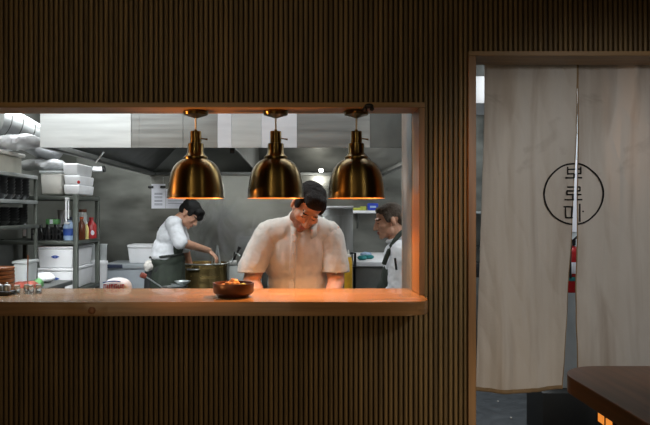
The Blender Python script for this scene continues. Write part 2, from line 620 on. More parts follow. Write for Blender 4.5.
for i, px in enumerate((17, 24, 31, 36)):
    g = (X(px, 3.02), 3.02 + .03 * (i % 2), ZC1 + .0005)
    t = thing('glass_jar', 'little clear glass jar in the cluster on the counter beside the caddy', 'jar', g, 'little glass jars on the counter')
    b = bm_new(); lathe(b, [(0, 0), (.012, 0), (.0135, .003), (.0135, .028), (.011, .033), (.0095, .033), (.0115, .027), (.0115, .004), (0, .003)], g, 20); obj('jar_body', b, GLASS, t)
    b = bm_new(); lathe(b, [(0, .033), (.012, .033), (.012, .04), (0, .041)], g, 20); obj('lid', b, SHELFEDGE, t)
b = bm_new(); tube(b, [P(27.5, 289, 3.1), P(28, 255, 3.1)], [.0022, .0032], 8)
tag(obj('chopstick', b, WOODPLATE), 'thin brown wooden stick standing upright among the small glass jars', 'chopstick')

# ------------------------------------------------------------------ noren curtain
ND = 3.215
LED = [(60, 484.5), (150, 483.5), (240, 481), (320, 478.5), (391, 476)]
LRE = [(60, 577), (130, 577), (165, 575.6), (195, 574.3), (222, 573), (260, 570.6), (290, 568.5), (340, 565.5), (391, 562.5)]
RLE = [(60, 577.3), (130, 577.4), (165, 577), (195, 577), (235, 577.2), (290, 575.2), (340, 577.2), (391, 579)]


def lerp(tab, y):
    if y <= tab[0][0]:
        return tab[0][1]
    for (a, b), (c, d) in zip(tab, tab[1:]):
        if y <= c:
            return b + (d - b) * (y - a) / (c - a)
    return tab[-1][1]


def fold(x, z, s):
    low = min(1, max(0, (2.3 - z) / 1.4))
    v = .012 * low * math.sin(x * 17 + s * 2 + .5 * math.sin(z * 3)) + .006 * math.sin(x * 41 + z * 2.5 + s)
    v += .010 * noise.noise(Vector((x * 7, z * 1.8, s * 3.1))) + .006 * noise.noise(Vector((x * 18, z * 5, s * 1.7)))
    rdg = 1 - abs(noise.noise(Vector((x * 11 + z * 2.2, z * 4.0, 7 + s)))) * 2
    v += .004 * max(0, rdg) ** 2
    v += .005 * noise.noise(Vector((x * 34, z * 1.3, s * 2.2 + 4)))
    return v * .95


def panel(side):
    bm = bm_new()
    nu, nv = 110, 170
    rows = []
    for j in range(nv + 1):
        py = 54 + (391 - 54) * j / nv
        if side == 0:
            a, b = lerp(LED, py), lerp(LRE, py)
        else:
            a, b = lerp(RLE, py), 690 + (py - 60) * .02
        row = []
        for i in range(nu + 1):
            u = i / nu
            px = a + (b - a) * u
            yy = py
            if side == 0 and j > nv * .8:
                yy = py + (2.5 * math.sin(u * PI) - 2.0 * u ** 4) * (j / nv - .8) / .2
            if side == 1 and j > nv * .8:
                yy = py - 4 * (j / nv - .8) / .2
            x, z = X(px, ND), Z(yy, ND)
            row.append(bm.verts.new((x, ND + fold(x, z, side), z)))
        rows.append(row)
    bot = []
    for j in range(nv):
        for i in range(nu):
            f = bm.faces.new((rows[j][i], rows[j][i + 1], rows[j + 1][i + 1], rows[j + 1][i]))
            if j >= nv - 2 or (side == 0 and i == nu - 1) or (side == 1 and i == 0):
                f.material_index = 1
    return bm


rodz = Z(56, ND)
rod = thing('curtain_rod', 'dark rod behind the doorway head from which the curtain hangs', 'rod', (X(580, ND), ND, rodz))
b = bm_new(); tube(b, [(X(470, ND), ND - .0, rodz + .02), (X(705, ND), ND, rodz + .02)], .012, 14); obj('pole', b, BLACKBOX, rod)

labels = ['stained off-white linen doorway curtain panel with the narrow sliver of kitchen beside it',
          'stained off-white linen doorway curtain panel partly behind the wooden table']
pans = []
for s in (0, 1):
    t = thing('noren_curtain', labels[s], 'curtain', (X(530 if s == 0 else 630, ND), ND, Z(390, ND)), 'linen doorway curtain')
    o = obj('cloth', panel(s), [LINEN, HEM], t, True, 180)
    md = o.modifiers.new('t', 'SOLIDIFY'); md.thickness = .0025; md.offset = 1
    pans.append(t)

# emblem: ring and three brushed syllables, printed across both panels
SEGS = []


def stroke(x0, y0, x1, y1, w=1.5):
    n = max(2, int(math.hypot(x1 - x0, y1 - y0) / .5))
    for i in range(n):
        SEGS.append(((x0 + (x1 - x0) * i / n, y0 + (y1 - y0) * i / n), (x0 + (x1 - x0) * (i + 1) / n, y0 + (y1 - y0) * (i + 1) / n), w))


n = 200
for i in range(n):
    a, c = 2 * PI * i / n, 2 * PI * (i + 1) / n
    SEGS.append(((574 + 29.4 * math.cos(a), 194 + 30.3 * math.sin(a)), (574 + 29.4 * math.cos(c), 194 + 30.3 * math.sin(c)), 1.7))
for q in ((568.6, 166.8, 568.6, 174.4), (568.6, 169.2, 580.3, 169.2), (568.6, 173.7, 580.3, 173.7), (580.2, 166.8, 580.2, 174.4), (574.6, 173.7, 574.4, 177.8), (565.8, 177.8, 581.7, 177.8),
          (567.8, 187, 579.8, 187), (579.8, 187, 579.8, 191), (567.4, 190.9, 579.8, 190.9), (567.4, 190.9, 567.4, 194.8), (567.4, 194.6, 581.2, 194.6), (573.4, 194.6, 573.2, 199.7), (564.8, 199.7, 582.2, 199.7),
          (563.8, 206.8, 573, 206.8), (565.8, 206.8, 565.6, 218), (565, 217.6, 573, 217.6), (572.4, 206.8, 572, 217.6), (579.7, 203.8, 579.7, 221.5)):
    stroke(*q)
for i in range(10):
    a = 2 * PI * i / 10
    SEGS.append(((583, 211.4), (583 + .55 * math.cos(a), 211.4 + .55 * math.sin(a)), 1.3))
for s in (0, 1):
    bm = bm_new()
    for (a, c, w) in SEGS:
        m = ((a[0] + c[0]) / 2, (a[1] + c[1]) / 2)
        if s == 0 and m[0] > lerp(LRE, m[1]) - .3: continue
        if s == 1 and m[0] < lerp(RLE, m[1]) + .3: continue
        dx, dy = c[0] - a[0], c[1] - a[1]
        L = math.hypot(dx, dy)
        nx, ny = -dy / L * w / 2, dx / L * w / 2
        ex, ey = dx / L * .15, dy / L * .15
        vs = []
        for (x, y) in ((a[0] - ex + nx, a[1] - ey + ny), (c[0] + ex + nx, c[1] + ey + ny), (c[0] + ex - nx, c[1] + ey - ny), (a[0] - ex - nx, a[1] - ey - ny)):
            wx, wz = X(x, ND), Z(y, ND)
            vs.append(bm.verts.new((wx, ND + fold(wx, wz, s) - .0042, wz)))
        bm.faces.new(vs)
    o = obj('emblem', bm, INK, pans[s], False)
    o['label'] = 'black printed ring emblem with stacked brush characters'

# ------------------------------------------------------------------ dining table, near corner
tz = 1.0
poly = []
cx, cy, rr = X(565, 2.3) + .17, 2.42 - .17, .17
tx0, ty1 = X(565, 2.3), 2.42
for i in range(13):
    a = PI / 2 + PI / 2 * i / 12
    poly.append((cx + rr * math.cos(a), cy + rr * math.sin(a)))
poly += [(tx0, .75), (tx0 + .9, .75), (tx0 + .9, ty1)]
tb = thing('dining_table', 'dark walnut table with a rounded corner close to the camera', 'table', (tx0 + .45, 1.5, 0))
b = bm_new(); prism(b, poly, tz - .058, tz, .008); obj('tabletop', b, TABLEWOOD, tb)
b = bm_new(); box(b, tx0 + .40, tx0 + .5, 1.45, 1.55, .03, tz - .06, .004); obj('pedestal', b, BLACKBOX, tb)
b = bm_new(); lathe(b, [(0, 0), (.26, 0), (.26, .02), (.06, .03), (0, .03)], (tx0 + .45, 1.5, 0)); obj('table_base', b, BLACKBOX, tb)
b = bm_new(); box(b, tx0 + .012, tx0 + .04, 1.965, 2.09, tz - .1, tz - .0585, .003); sl = obj('glow_backing', b, BLACKBOX, tb)  # dark backing added to carry the glowing patches
for yc in (2.052, 2.0):  # glowing patches added to imitate warm light caught at the table edge
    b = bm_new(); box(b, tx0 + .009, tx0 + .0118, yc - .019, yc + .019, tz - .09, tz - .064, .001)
    o = obj('glow_patch', b, AMBER, sl); o['label'] = 'small added glowing amber patch of reflected light'

# ------------------------------------------------------------------ beyond the doorway curtain
cd = 4.75
t = thing('cabinet', 'pale grey cabinet on a black base glimpsed through the curtain gap', 'cabinet', (X(575, cd + .3), cd + .3, 0))
zc = Z(388, cd)
b = bm_new(); box(b, X(548, cd), X(548, cd) + .7, cd, cd + .2, zc, 2.1, .004); obj('cabinet_body', b, PALEPANEL, t)
b = bm_new(); box(b, X(543, 4.62), X(543, 4.62) + .75, 4.62, cd + .2, 0, zc - .001, .004); o = obj('base', b, BLACKBOX, t); o['label'] = 'matt black base block'
fe = P(571.3, 292, 4.62)
t = thing('fire_extinguisher', 'red fire extinguisher with a white label seen in the gap between curtain panels', 'fire extinguisher', fe)
b = bm_new(); lathe(b, [(0, 0), (.05, 0), (.055, .008), (.055, .27), (.045, .3), (.02, .32), (0, .32)], fe, 28); cyl = obj('cylinder', b, RED, t)
b = bm_new(); lathe(b, [(.0556, .13), (.0562, .132), (.0562, .205), (.0556, .207)], fe, 28); obj('label_band', b, PAPER, cyl)
b = bm_new(); lathe(b, [(.0556, .08), (.0562, .082), (.0562, .105), (.0556, .107)], fe, 28); o = obj('label_band', b, TEAL, cyl); o['label'] = 'thin teal label band'
b = bm_new(); box(b, fe.x - .02, fe.x + .02, fe.y - .03, fe.y + .03, fe.z + .32, fe.z + .36, .004); tube(b, [fe + Vector((0, -.02, .35)), fe + Vector((.01, -.07, .38))], .008); obj('valve', b, BLACKPLASTIC, t)
b = bm_new(); tube(b, arc(fe + Vector((-.01, -.03, .33)), fe + Vector((-.05, -.09, .3)), fe + Vector((-.03, -.062, .1))), .008); obj('hose', b, BLACKPLASTIC, t)
b = bm_new(); box(b, fe.x - .03, fe.x + .03, fe.y + .056, cd - .0005, fe.z + .1, fe.z + .25, .003); obj('bracket', b, STEELDARK, t)
# notices above the extinguisher
b = bm_new(); box(b, X(566, cd), X(582, cd), cd - .004, cd - .0005, Z(232, cd), Z(160, cd))
nt_ = tag(obj('notice', b, PAPER), 'white notice on the pale cabinet showing through the curtain gap', 'notice')
# right-hand kitchen corner seen in the sliver by the jamb
t = thing('air_duct', 'boxy white air duct under the kitchen ceiling beside the doorway jamb', 'duct', (1.9, 5.3, 2.36))
b = bm_new(); box(b, 1.25, KR - .0003, 5.0, 5.6, 2.36, 2.56, .004); obj('duct_body', b, WHITEPLASTIC, t)
b = bm_new(); box(b, 1.25, KR - .0003, 5.01, 5.59, 2.5605, 2.7498, .004); obj('plenum', b, STEELDARK, t)
t = thing('wall_shelf', 'steel wall shelf glimpsed between the doorway jamb and the curtain', 'shelf', (2.0, 7.4, 1.54))
b = bm_new(); box(b, 1.4, 2.55, 7.15, KB - .001, 1.535, 1.56, .003); obj('shelf_board', b, SHELFEDGE, t)
for x in (1.55, 2.4):
    b = bm_new(); hexa(b, [(x, 7.2, 1.534), (x, KB - .001, 1.534), (x, KB - .001, 1.35)], [(x + .02, 7.2, 1.534), (x + .02, KB - .001, 1.534), (x + .02, KB - .001, 1.35)]); obj('bracket', b, STEELDARK, t)
b = bm_new(); box(b, 1.3, 2.5, 6.9, KB - .001, .0, .88, .005)
tag(obj('bench', b, STEELDARK), 'steel bench against the back wall behind the curtain edge', 'bench')
b = bm_new(); box(b, 1.66, 1.98, 6.95, 7.3, .881, 1.03, .01)
tag(obj('crate', b, BLACKPLASTIC), 'black crate on the steel bench beside the doorway jamb', 'crate')

# ------------------------------------------------------------------ steel end panel by the window jamb
t = thing('steel_partition', 'upright stainless panel edge behind the window\'s doorway-side jamb', 'panel', (.57, 3.34, 0))
b = bm_new(); box(b, XJ - .002, XJ + .03, DW + .172, 3.43, 0, 2.6, .002); obj('panel_sheet', b, mat('dull grey sheet steel', (112, 116, 116), .5, .4), t)
b = bm_new(); box(b, XJ - .004, XJ + .032, 3.4305, 3.45, 0, 2.6, .003); o = obj('edge_flange', b, STEEL, t)

# ------------------------------------------------------------------ exhaust hood
HD = 4.3
HX0, HX1 = X(40, HD), X(452, HD)
HZ = Z(147.6, HD)
HZ1 = 2.73
hood = thing('exhaust_hood', 'wide stainless exhaust hood over the cooking line', 'exhaust hood', ((HX0 + HX1) / 2, 5.9, HZ))
widths = [(40, 131, STEELBRIGHT, 0), (131, 139, STEEL, .004), (139, 183, STEEL, 0), (183, 217.5, STEEL, .003), (217.5, 231.5, STEELGLEAM, .001), (231.5, 261.5, STEELBRIGHT, .002), (261.5, 297, STEELGLEAM, .0), (297, 370, STEEL, .003), (370, 452, STEELDARK, 0)]  # panel tones imitate brighter and dimmer reflections along the fascia
for a, c, m, off in widths:
    b = bm_new(); box(b, X(a, HD) + .0006, X(c, HD) - .0006, HD + off, HD + .02, HZ, HZ1, .001); obj('fascia_panel', b, m, hood, False)
bk = KB - .004
b = bm_new(); box(b, HX0, HX0 + .02, HD + .021, bk, HZ, HZ1); obj('side_panel', b, STEEL, hood, False)
b = bm_new(); box(b, HX1 - .02, HX1, HD + .021, bk, HZ, HZ1); obj('side_panel', b, STEEL, hood, False)
# gutter rim along the bottom
b = bm_new(); box(b, HX0 + .0205, HX0 + .07, HD + .021, bk, HZ + .001, HZ + .035, .004); obj('gutter', b, STEELDARK, hood)
b = bm_new(); box(b, HX1 - .07, HX1 - .0205, HD + .021, bk, HZ + .001, HZ + .035, .004); obj('gutter', b, STEELDARK, hood)
b = bm_new(); box(b, HX0 + .071, HX1 - .071, bk - .05, bk, HZ + .001, HZ + .035, .004); obj('gutter', b, STEELDARK, hood)
# sloped inner ceiling: hipped sides rising to a filter bank
zi = 2.66
xa, xb, ya, yb = HX0 + .9, HX1 - .75, HD + .7, bk - .8
def plate(bm, pts, th=.006):
    n = (Vector(pts[1]) - Vector(pts[0])).cross(Vector(pts[2]) - Vector(pts[0])).normalized() * th
    hexa(bm, pts, [Vector(p) + n for p in pts])
B0 = [(HX0 + .03, HD + .03, HZ + .04), (HX1 - .03, HD + .03, HZ + .04), (HX1 - .03, bk - .01, HZ + .04), (HX0 + .03, bk - .01, HZ + .04)]
T0 = [(xa, ya, zi), (xb, ya, zi), (xb, yb, zi), (xa, yb, zi)]
for i, m in ((1, STEEL), (2, STEELWALL), (3, STEELDARK)):
    j = (i + 1) % 4
    b = bm_new(); plate(b, [B0[i], B0[j], T0[j], T0[i]]); obj('inner_slope', b, m, hood, False)
b = bm_new(); plate(b, [B0[0], B0[1], T0[1], T0[0]]); obj('inner_slope', b, STEELDARK, hood, False)
for k in range(5):
    b = bm_new()
    w = (xb - xa) / 5
    x0 = xa + w * k
    box(b, x0 + .004, x0 + w - .004, ya, yb, zi + .002, zi + .03)
    for q in range(9):
        box(b, x0 + .02 + q * (w - .06) / 8, x0 + .032 + q * (w - .06) / 8, ya + .02, yb - .02, zi - .012, zi + .002)
    obj('filter', b, STEELDARK, hood, False)
# upright divider with its small clamp
dvx = X(232, 4.34)
b = bm_new(); hexa(b, [(dvx, HD + .022, HZ + .005), (dvx, bk - .052, HZ + .005), (dvx, bk - .052, 2.3), (dvx, HD + .022, 2.3)], [(dvx + .012, HD + .022, HZ + .005), (dvx + .012, bk - .052, HZ + .005), (dvx + .012, bk - .052, 2.3), (dvx + .012, HD + .022, 2.3)])
obj('divider', b, STEELDARK, hood, False)
b = bm_new(); box(b, dvx - .014, dvx + .018, HD + .03, HD + .06, HZ - .035, HZ - .0, .004); obj('clamp', b, BLACKPLASTIC, hood)
lp = P(321, 172, 7.2)
b = bm_new(); lathe(b, [(0, 0), (.016, .0), (.024, .01), (.026, .03), (0, .035)], (lp.x, lp.y, lp.z), 24)
HLAMP = mat('hood lamp glass', (250, 250, 245), .3, emit=(255, 252, 240), es=6)
obj('hood_lamp', b, HLAMP, hood)
nx = P(100, 169, 4.95)
b = bm_new(); tube(b, [nx + Vector((-.05, 0, -.0)), nx + Vector((.02, 0, .0))], .02, 12); nz_ = obj('nozzle', b, WHITEPLASTIC, hood)
b = bm_new(); tube(b, [nx + Vector((.021, 0, 0)), nx + Vector((.035, 0, .002))], .024, 12); obj('nozzle_cap', b, BLACKPLASTIC, nz_)
b = bm_new(); tube(b, [P(95.5, 163, 4.95), P(104, 152, 4.95)], .006, 8); obj('nozzle_rod', b, SHELFEDGE, nz_)

# silver duct and wrapped goods, upper corner
dd = 5.3
t = thing('silver_duct', 'fat curved silver exhaust duct above the shelving', 'duct', P(10, 133, dd))
b = bm_new()
pts = arc(Vector((-2.31, dd - .1, Z(122, dd))), P(10, 124, dd), P(33, 138, dd + .2), 14) + arc(P(33, 138, dd + .2), P(42, 143, dd + .3), P(50, 148, dd + .5), 6)[1:]
tube(b, pts, .125, 28); obj('duct_pipe', b, SILVERFOIL, t)
b = bm_new()
for i in (3, 7, 11):
    tube(b, [pts[i] - (pts[i + 1] - pts[i]) * .12, pts[i] + (pts[i + 1] - pts[i]) * .12], .1275, 28)
obj('duct_band', b, STEELDARK, t)

# ------------------------------------------------------------------ bench and over-shelf, far end
LBX = -1.745
bt = thing('worktop_bench', 'steel worktop bench under the shelf of black bowls', 'bench', (-2.1, 4.4, 0))
b = bm_new(); box(b, KL + .002, LBX, 3.62, 5.3, .985, 1.02, .004); obj('bench_top', b, STEELDARK, bt)
for (x, y) in ((KL + .06, 3.7), (LBX - .05, 3.7), (KL + .06, 5.2), (LBX - .05, 5.2)):
    b = bm_new(); tube(b, [(x, y, .0), (x, y, .984)], .02, 12); obj('leg', b, STEELDARK, bt)

SX1 = X(38, 5.0)
def shz(py): return Z(py, 5.0)
rk = thing('bowl_shelf', 'steel over-bench shelf unit filled with black bowls', 'shelf', (-2.2, 4.5, 1.02))
for z, m in ((shz(176), SHELFEDGE), (shz(200.5), SHELFEDGE), (shz(224.5), RACKMETAL)):
    b = bm_new(); box(b, KL + .002, SX1, 3.9, 5.0, z - .026, z, .003); obj('shelf_board', b, m, rk)
for (x, y) in ((SX1 - .012, 4.985), (SX1 - .012, 3.915), (KL + .02, 4.985), (KL + .02, 3.915)):
    b = bm_new(); box(b, x - .011, x + .0118, y - .011, y + .011, 1.021, shz(176) - .0265, .002); obj('post', b, RACKMETAL, rk)


def bowl_mesh(r, h, m, name, label, group):
    t = thing(name, label, 'bowl', (0, 0, 0), group)
    b = bm_new(); lathe(b, [(0, .003), (r * .45, .003), (r * .48, 0), (r * .55, 0), (r * .58, .005), (r * .85, h * .5), (r, h), (r * .95, h), (r * .8, h * .52), (r * .5, .01), (0, .01)], (0, 0, 0), 26)
    obj('bowl_body', b, m, t)
    return t


proto = bowl_mesh(.0605, .04, BLACKGLAZE, 'black_bowl', 'small black bowl in the stacks on the upper level of the over-bench shelf', 'black bowls on the upper shelf level')
first = True
zb = shz(200.5) + .0006
for c in range(5):
    for r_ in range(2):
        for k in range(6):
            loc = (SX1 - .085 - r_ * .122, 4.9 - c * .125, zb + k * .0224)
            if first:
                proto.location = loc; first = False
            else:
                dup(proto, loc)
proto = bowl_mesh(.072, .03, BLACKGLAZE, 'black_plate', 'flat black dish in the stacks on the lower level of the over-bench shelf', 'black dishes on the lower shelf level')
first = True
zb = shz(224.5) + .0006
for c in range(4):
    for r_ in range(2):
        for k in range(6):
            loc = (SX1 - .1 - r_ * .15, 4.88 - c * .155, zb + k * .019)
            if first:
                proto.location = loc; first = False
            else:
                dup(proto, loc)
# papers and bits around it
b = bm_new(); box(b, X(24, 5.02), X(27, 5.02), 5.0003, 5.003, Z(236, 5.02), Z(223.6, 5.02))
tag(obj('paper_tag', b, PAPER), 'slim white paper tag hanging below the bowl shelf', 'tag')
# boxes and wrap on top
zt = shz(176) + .0006
b = bm_new(); box(b, KL + .05, SX1 - .09, 4.5, 4.93, zt, zt + .13, .01)
t = tag(obj('storage_box', b, BEIGE), 'flat beige-grey box on top of the bowl shelf', 'box')
b = bm_new(); box(b, KL + .03, SX1 - .07, 4.48, 4.95, zt + .131, zt + .155, .008); o = obj('lid', b, OFFWHITE, t)
b = bm_new()
for i in range(7):
    ell(b, (-2.3 + i * .07, 4.75 + .05 * math.sin(i * 2), zt + .222 + .008 * math.cos(i * 3)), (.1, .13, .045))
me = remeshed(b, .02, 3); ripple(me, .02, 9)
tag(obj('plastic_wrap', me, WRAP), 'cloudy crumpled plastic wrap piled on the beige box', 'plastic wrap')

# ------------------------------------------------------------------ grey rack
RX0, RX1, RY0, RY1 = -2.42, X(77.5, 5.4), 5.4, 6.02
gr = thing('storage_rack', 'dark grey metal storage rack holding white boxes and sauce bottles', 'rack', (-2.1, 5.7, 0))
ZR = [Z(196, 5.4), Z(241, 5.4), .925, .3]
for z in ZR:
    b = bm_new(); box(b, RX0, RX1, RY0, RY1, z - .03, z, .003); obj('shelf_board', b, RACKMETAL, gr)
for (x, y) in ((RX1 - .019, RY0 + .015), (RX1 - .019, RY1 - .015), (RX0 + .019, RY0 + .015), (RX0 + .019, RY1 - .015)):
    b = bm_new(); box(b, x - .018, x + .0195, y - .0155, y + .0155, 0, ZR[0] + .012, .003); obj('post', b, RACKMETAL, gr)
z0 = ZR[0] + .013
def carton(name, x0, x1, y0, y1, z0, h, m, label, cat, lid=None, grp=None, taper=.0):
    t = thing(name, label, cat, ((x0 + x1) / 2, (y0 + y1) / 2, z0), grp)
    b = bm_new()
    lo = [(x0 + taper, y0 + taper, z0), (x1 - taper, y0 + taper, z0), (x1 - taper, y1 - taper, z0), (x0 + taper, y1 - taper, z0)]
    hi = [(x0, y0, z0 + h), (x1, y0, z0 + h), (x1, y1, z0 + h), (x0, y1, z0 + h)]
    hexa(b, lo, hi)
    bmesh.ops.bevel(b, geom=b.edges[:], offset=min(.012, (x1 - x0) * .15), segments=3, profile=.5, affect='EDGES')
    bd_ = obj('box_body', b, m, t)
    if lid:
        b = bm_new(); box(b, x0 - .008, x1 + .008, y0 - .008, y1 + .008, z0 + h + .0005, z0 + h + .022, .006); obj('lid', b, lid, t)
    return t
xa_, xb_ = X(63, 5.45), X(91, 5.75)
z_ = z0
for i, (h, dx) in enumerate(((.08, .0), (.075, .004), (.095, -.005))):
    carton('foam_container', xa_ + dx, xb_ + dx - .004 * i, 5.45, 5.85, z_, h, WHITEPLASTIC, ['white foam container at the bottom of the stack on top of the grey rack', 'white foam container with a small red seal, middle of the stack on the grey rack', 'white foam container topping the stack on the grey rack'][i], 'container', grp='white foam containers on the rack', taper=.008)
    z_ += h + .001
b = bm_new(); ell(b, (xa_ + .125, 5.4535, z0 + .1), (.012, .002, .014))
o = obj('seal', b, RED); 
seal_host = [q for q in bpy.data.objects if q.name.startswith('foam_container')][1]
o.parent = seal_host; o.location = o.location - seal_host.location
carton('white_bin', X(40, 5.45), X(61.5, 5.45), 5.45, 5.8, z0, .17, OFFWHITE, 'cloudy off-white lidded tub beside the foam containers on the grey rack', 'tub', lid=CLEAR, taper=.01)
b = bm_new()
for i in range(4):
    ell(b, (X(30 + i * 8, 5.6), 5.62, z0 + .25 + .01 * math.sin(i * 2.3)), (.085, .12, .04))
me = remeshed(b, .018, 3); ripple(me, .02, 10, seed=3)
tag(obj('plastic_wrap', me, WRAP), 'cloudy plastic sheeting draped above the off-white tub', 'plastic wrap')

# middle level
zm = ZR[1] + .0006
t = thing('bottle_crate', 'black slotted plastic crate on the middle level of the grey rack', 'crate', (X(46, 5.5), 5.6, zm))
b = bm_new()
x0, x1, y0, y1, h = X(31, 5.47), X(61, 5.47), 5.47, 5.8, .1
box(b, x0, x1, y0, y1, zm, zm + .008)
for q in range(9):
    xx = x0 + (x1 - x0 - .012) * q / 8
    box(b, xx, xx + .012, y0, y0 + .008, zm + .008, zm + h); box(b, xx, xx + .012, y1 - .008, y1, zm + .008, zm + h)
for zz in (zm + .045, zm + h - .012):
    box(b, x0, x1, y0 - .001, y0 + .006, zz, zz + .012); box(b, x0, x1, y1 - .006, y1 + .001, zz, zz + .012)
    box(b, x0, x0 + .008, y0, y1, zz, zz + .012); box(b, x1 - .008, x1, y0, y1, zz, zz + .012)
obj('crate_body', b, BLACKPLASTIC, t, False)
for i in range(3):
    for j in range(2):
        g = (x0 + .05 + i * .065, y0 + .08 + j * .15, zm + .0085)
        b = bm_new(); lathe(b, [(0, 0), (.026, 0), (.028, .004), (.028, .07), (.012, .1), (.011, .12), (0, .12)], g, 20)
        tag(obj('dark_bottle', b, BLACKGLAZE), 'short dark bottle standing in the black slotted crate', 'bottle', 'dark bottles in the crate')
g = P(50, 228.5, 5.5); 
t = thing('green_packet', 'green and white packet lying on the dark bottles of the crate', 'packet', (g.x, 5.58, zm + .13))
b = bm_new(); box(b, X(44, 5.5), X(55.5, 5.5), 5.53, 5.63, zm + .1295, zm + .175, .008); o = obj('packet_body', b, GREEN, t)
b = bm_new(); box(b, X(48.5, 5.5), X(51.5, 5.5), 5.528, 5.5295, zm + .135, zm + .17); obj('packet_label', b, PAPER, o)
g = Vector((X(68.8, 5.5), 5.52, zm))
t = thing('jug', 'pale blue plastic jug with a dark blue label on the grey rack', 'jug', g)
b = bm_new(); lathe(b, [(0, 0), (.045, 0), (.05, .006), (.05, .11), (.04, .135), (.018, .15), (.018, .165), (0, .165)], g, 28); jb = obj('jug_body', b, PALEBLUE, t)
b = bm_new(); lathe(b, [(.0505, .04), (.0512, .042), (.0512, .095), (.0505, .097)], g, 28); o = obj('jug_label', b, BLUEPRINT, jb); o['label'] = 'dark blue label'
b = bm_new(); lathe(b, [(0, .166), (.022, .166), (.022, .19), (0, .19)], g, 20); o = obj('cap', b, NAVY, t)
g = Vector((X(64, 5.86), 5.86, zm))
b = bm_new(); lathe(b, [(0, 0), (.045, 0), (.055, .25), (.05, .25), (.042, .01), (0, .008)], g, 28)
tag(obj('tall_cup', b, WHITEPLASTIC), 'tall white plastic measuring cup behind the pale blue jug', 'cup')
t = thing('ladle', 'white plastic ladle hanging from the top of the grey rack', 'ladle', P(67, 198, 5.39))
b = bm_new(); box(b, X(65, 5.39), X(66.6, 5.39), 5.392, 5.3997, Z(221, 5.39), Z(199, 5.39), .001); box(b, X(67.6, 5.39), X(69, 5.39), 5.392, 5.3997, Z(219, 5.39), Z(199, 5.39), .001); box(b, X(65, 5.39), X(69, 5.39), 5.392, 5.3997, Z(200.5, 5.39), Z(197.5, 5.39), .001); obj('handle', b, WHITEPLASTIC, t)
b = bm_new(); g = P(67, 222, 5.37); lathe(b, [(0, -.02), (.018, -.014), (.026, 0), (.024, 0), (.016, -.011), (0, -.016)], g, 20); obj('scoop', b, WHITEPLASTIC, t)
def bottle(name, px, d, r, h, m, capm, label, cat='bottle', neck=.35, lab=None):
    g = Vector((X(px, d), d, zm))
    t = thing(name, label, cat, g)
    b = bm_new(); lathe(b, [(0, 0), (r * .9, 0), (r, .005), (r, h * .6), (r * .85, h * .7), (r * neck, h * .85), (r * neck, h * .9), (0, h * .9)], g, 26); bo = obj('bottle_body', b, m, t)
    b = bm_new(); lathe(b, [(0, h * .902), (r * neck * 1.25, h * .902), (r * neck * 1.2, h), (0, h)], g, 20); obj('cap', b, capm, t)
    if lab:
        b = bm_new(); lathe(b, [(r * 1.002, h * .15), (r * 1.015, h * .155), (r * 1.015, h * .5), (r * 1.002, h * .505)], g, 26); obj('bottle_label', b, lab, bo)
    return t
bottle('sauce_bottle', 81.5, 5.66, .032, .19, BROWNBOTTLE, ORANGE, 'brown sauce bottle with an orange cap on the grey rack', neck=.4)
bottle('sauce_bottle', 86.5, 5.76, .02, .145, mat('pale yellow sauce', (206, 190, 120), .4), WHITEPLASTIC, 'slim pale yellow sauce bottle between the brown bottle and red jug')
bottle('sauce_jug', 91.3, 5.93, .045, .185, RED, RED, 'big red plastic sauce jug on the grey rack', 'jug', lab=None)
b = bm_new(); g = Vector((X(91.3, 5.93) + .02, 5.93 - .0405, zm + .05)); ell(b, g, (.02, .004, .022)); o = obj('sticker', b, PAPER, [q for q in bpy.data.objects if q.name.startswith('sauce_jug')][0]); o['label'] = 'small white sticker'
g = Vector((X(82, 5.85), 5.85, zm)); t = thing('spice_jar', 'clear spice jar behind the brown sauce bottle', 'jar', g)
b = bm_new(); lathe(b, [(0, 0), (.04, 0), (.042, .2), (.036, .23), (0, .23)], g, 24); obj('jar_body', b, CLEAR, t)
b = bm_new(); lathe(b, [(0, .231), (.04, .231), (.04, .255), (0, .255)], g, 24); obj('lid', b, BROWNBOTTLE, t)

# lower level: two big lidded boxes
zl = ZR[2] + .0006
for i in range(2):
    h = .153
    zz = zl + i * .177
    t = carton('storage_tub', X(37, 5.44), RX1 - .05, 5.44, 5.98, zz, h, WHITEPLASTIC, ['large white lidded storage tub with a blue mark at the bottom of the grey rack', 'large white lidded storage tub with a blue mark stacked upon another tub'][i], 'tub', lid=WHITEPLASTIC, grp='white storage tubs on the rack', taper=.012)
    b = bm_new(); c_ = Vector((X(55, 5.44), 5.4385, zz + .09))
    n = 26
    for q in range(n):
        a, c2 = 2 * PI * q / n, 2 * PI * (q + 1) / n
        p = [(.026, .012), (.017, .006)]
        vs = [b.verts.new((c_.x + u * math.cos(w), c_.y + .001, c_.z + v * math.sin(w))) for (u, v), w in ((p[0], a), (p[0], c2), (p[1], c2), (p[1], a))]
        b.faces.new(vs)
    box(b, c_.x - .03, c_.x + .034, c_.y + .0002, c_.y + .001, c_.z - .004, c_.z + .004)
    o = obj('printed_mark', b, BLUEPRINT, t, False); o['label'] = 'blue oval printed mark'

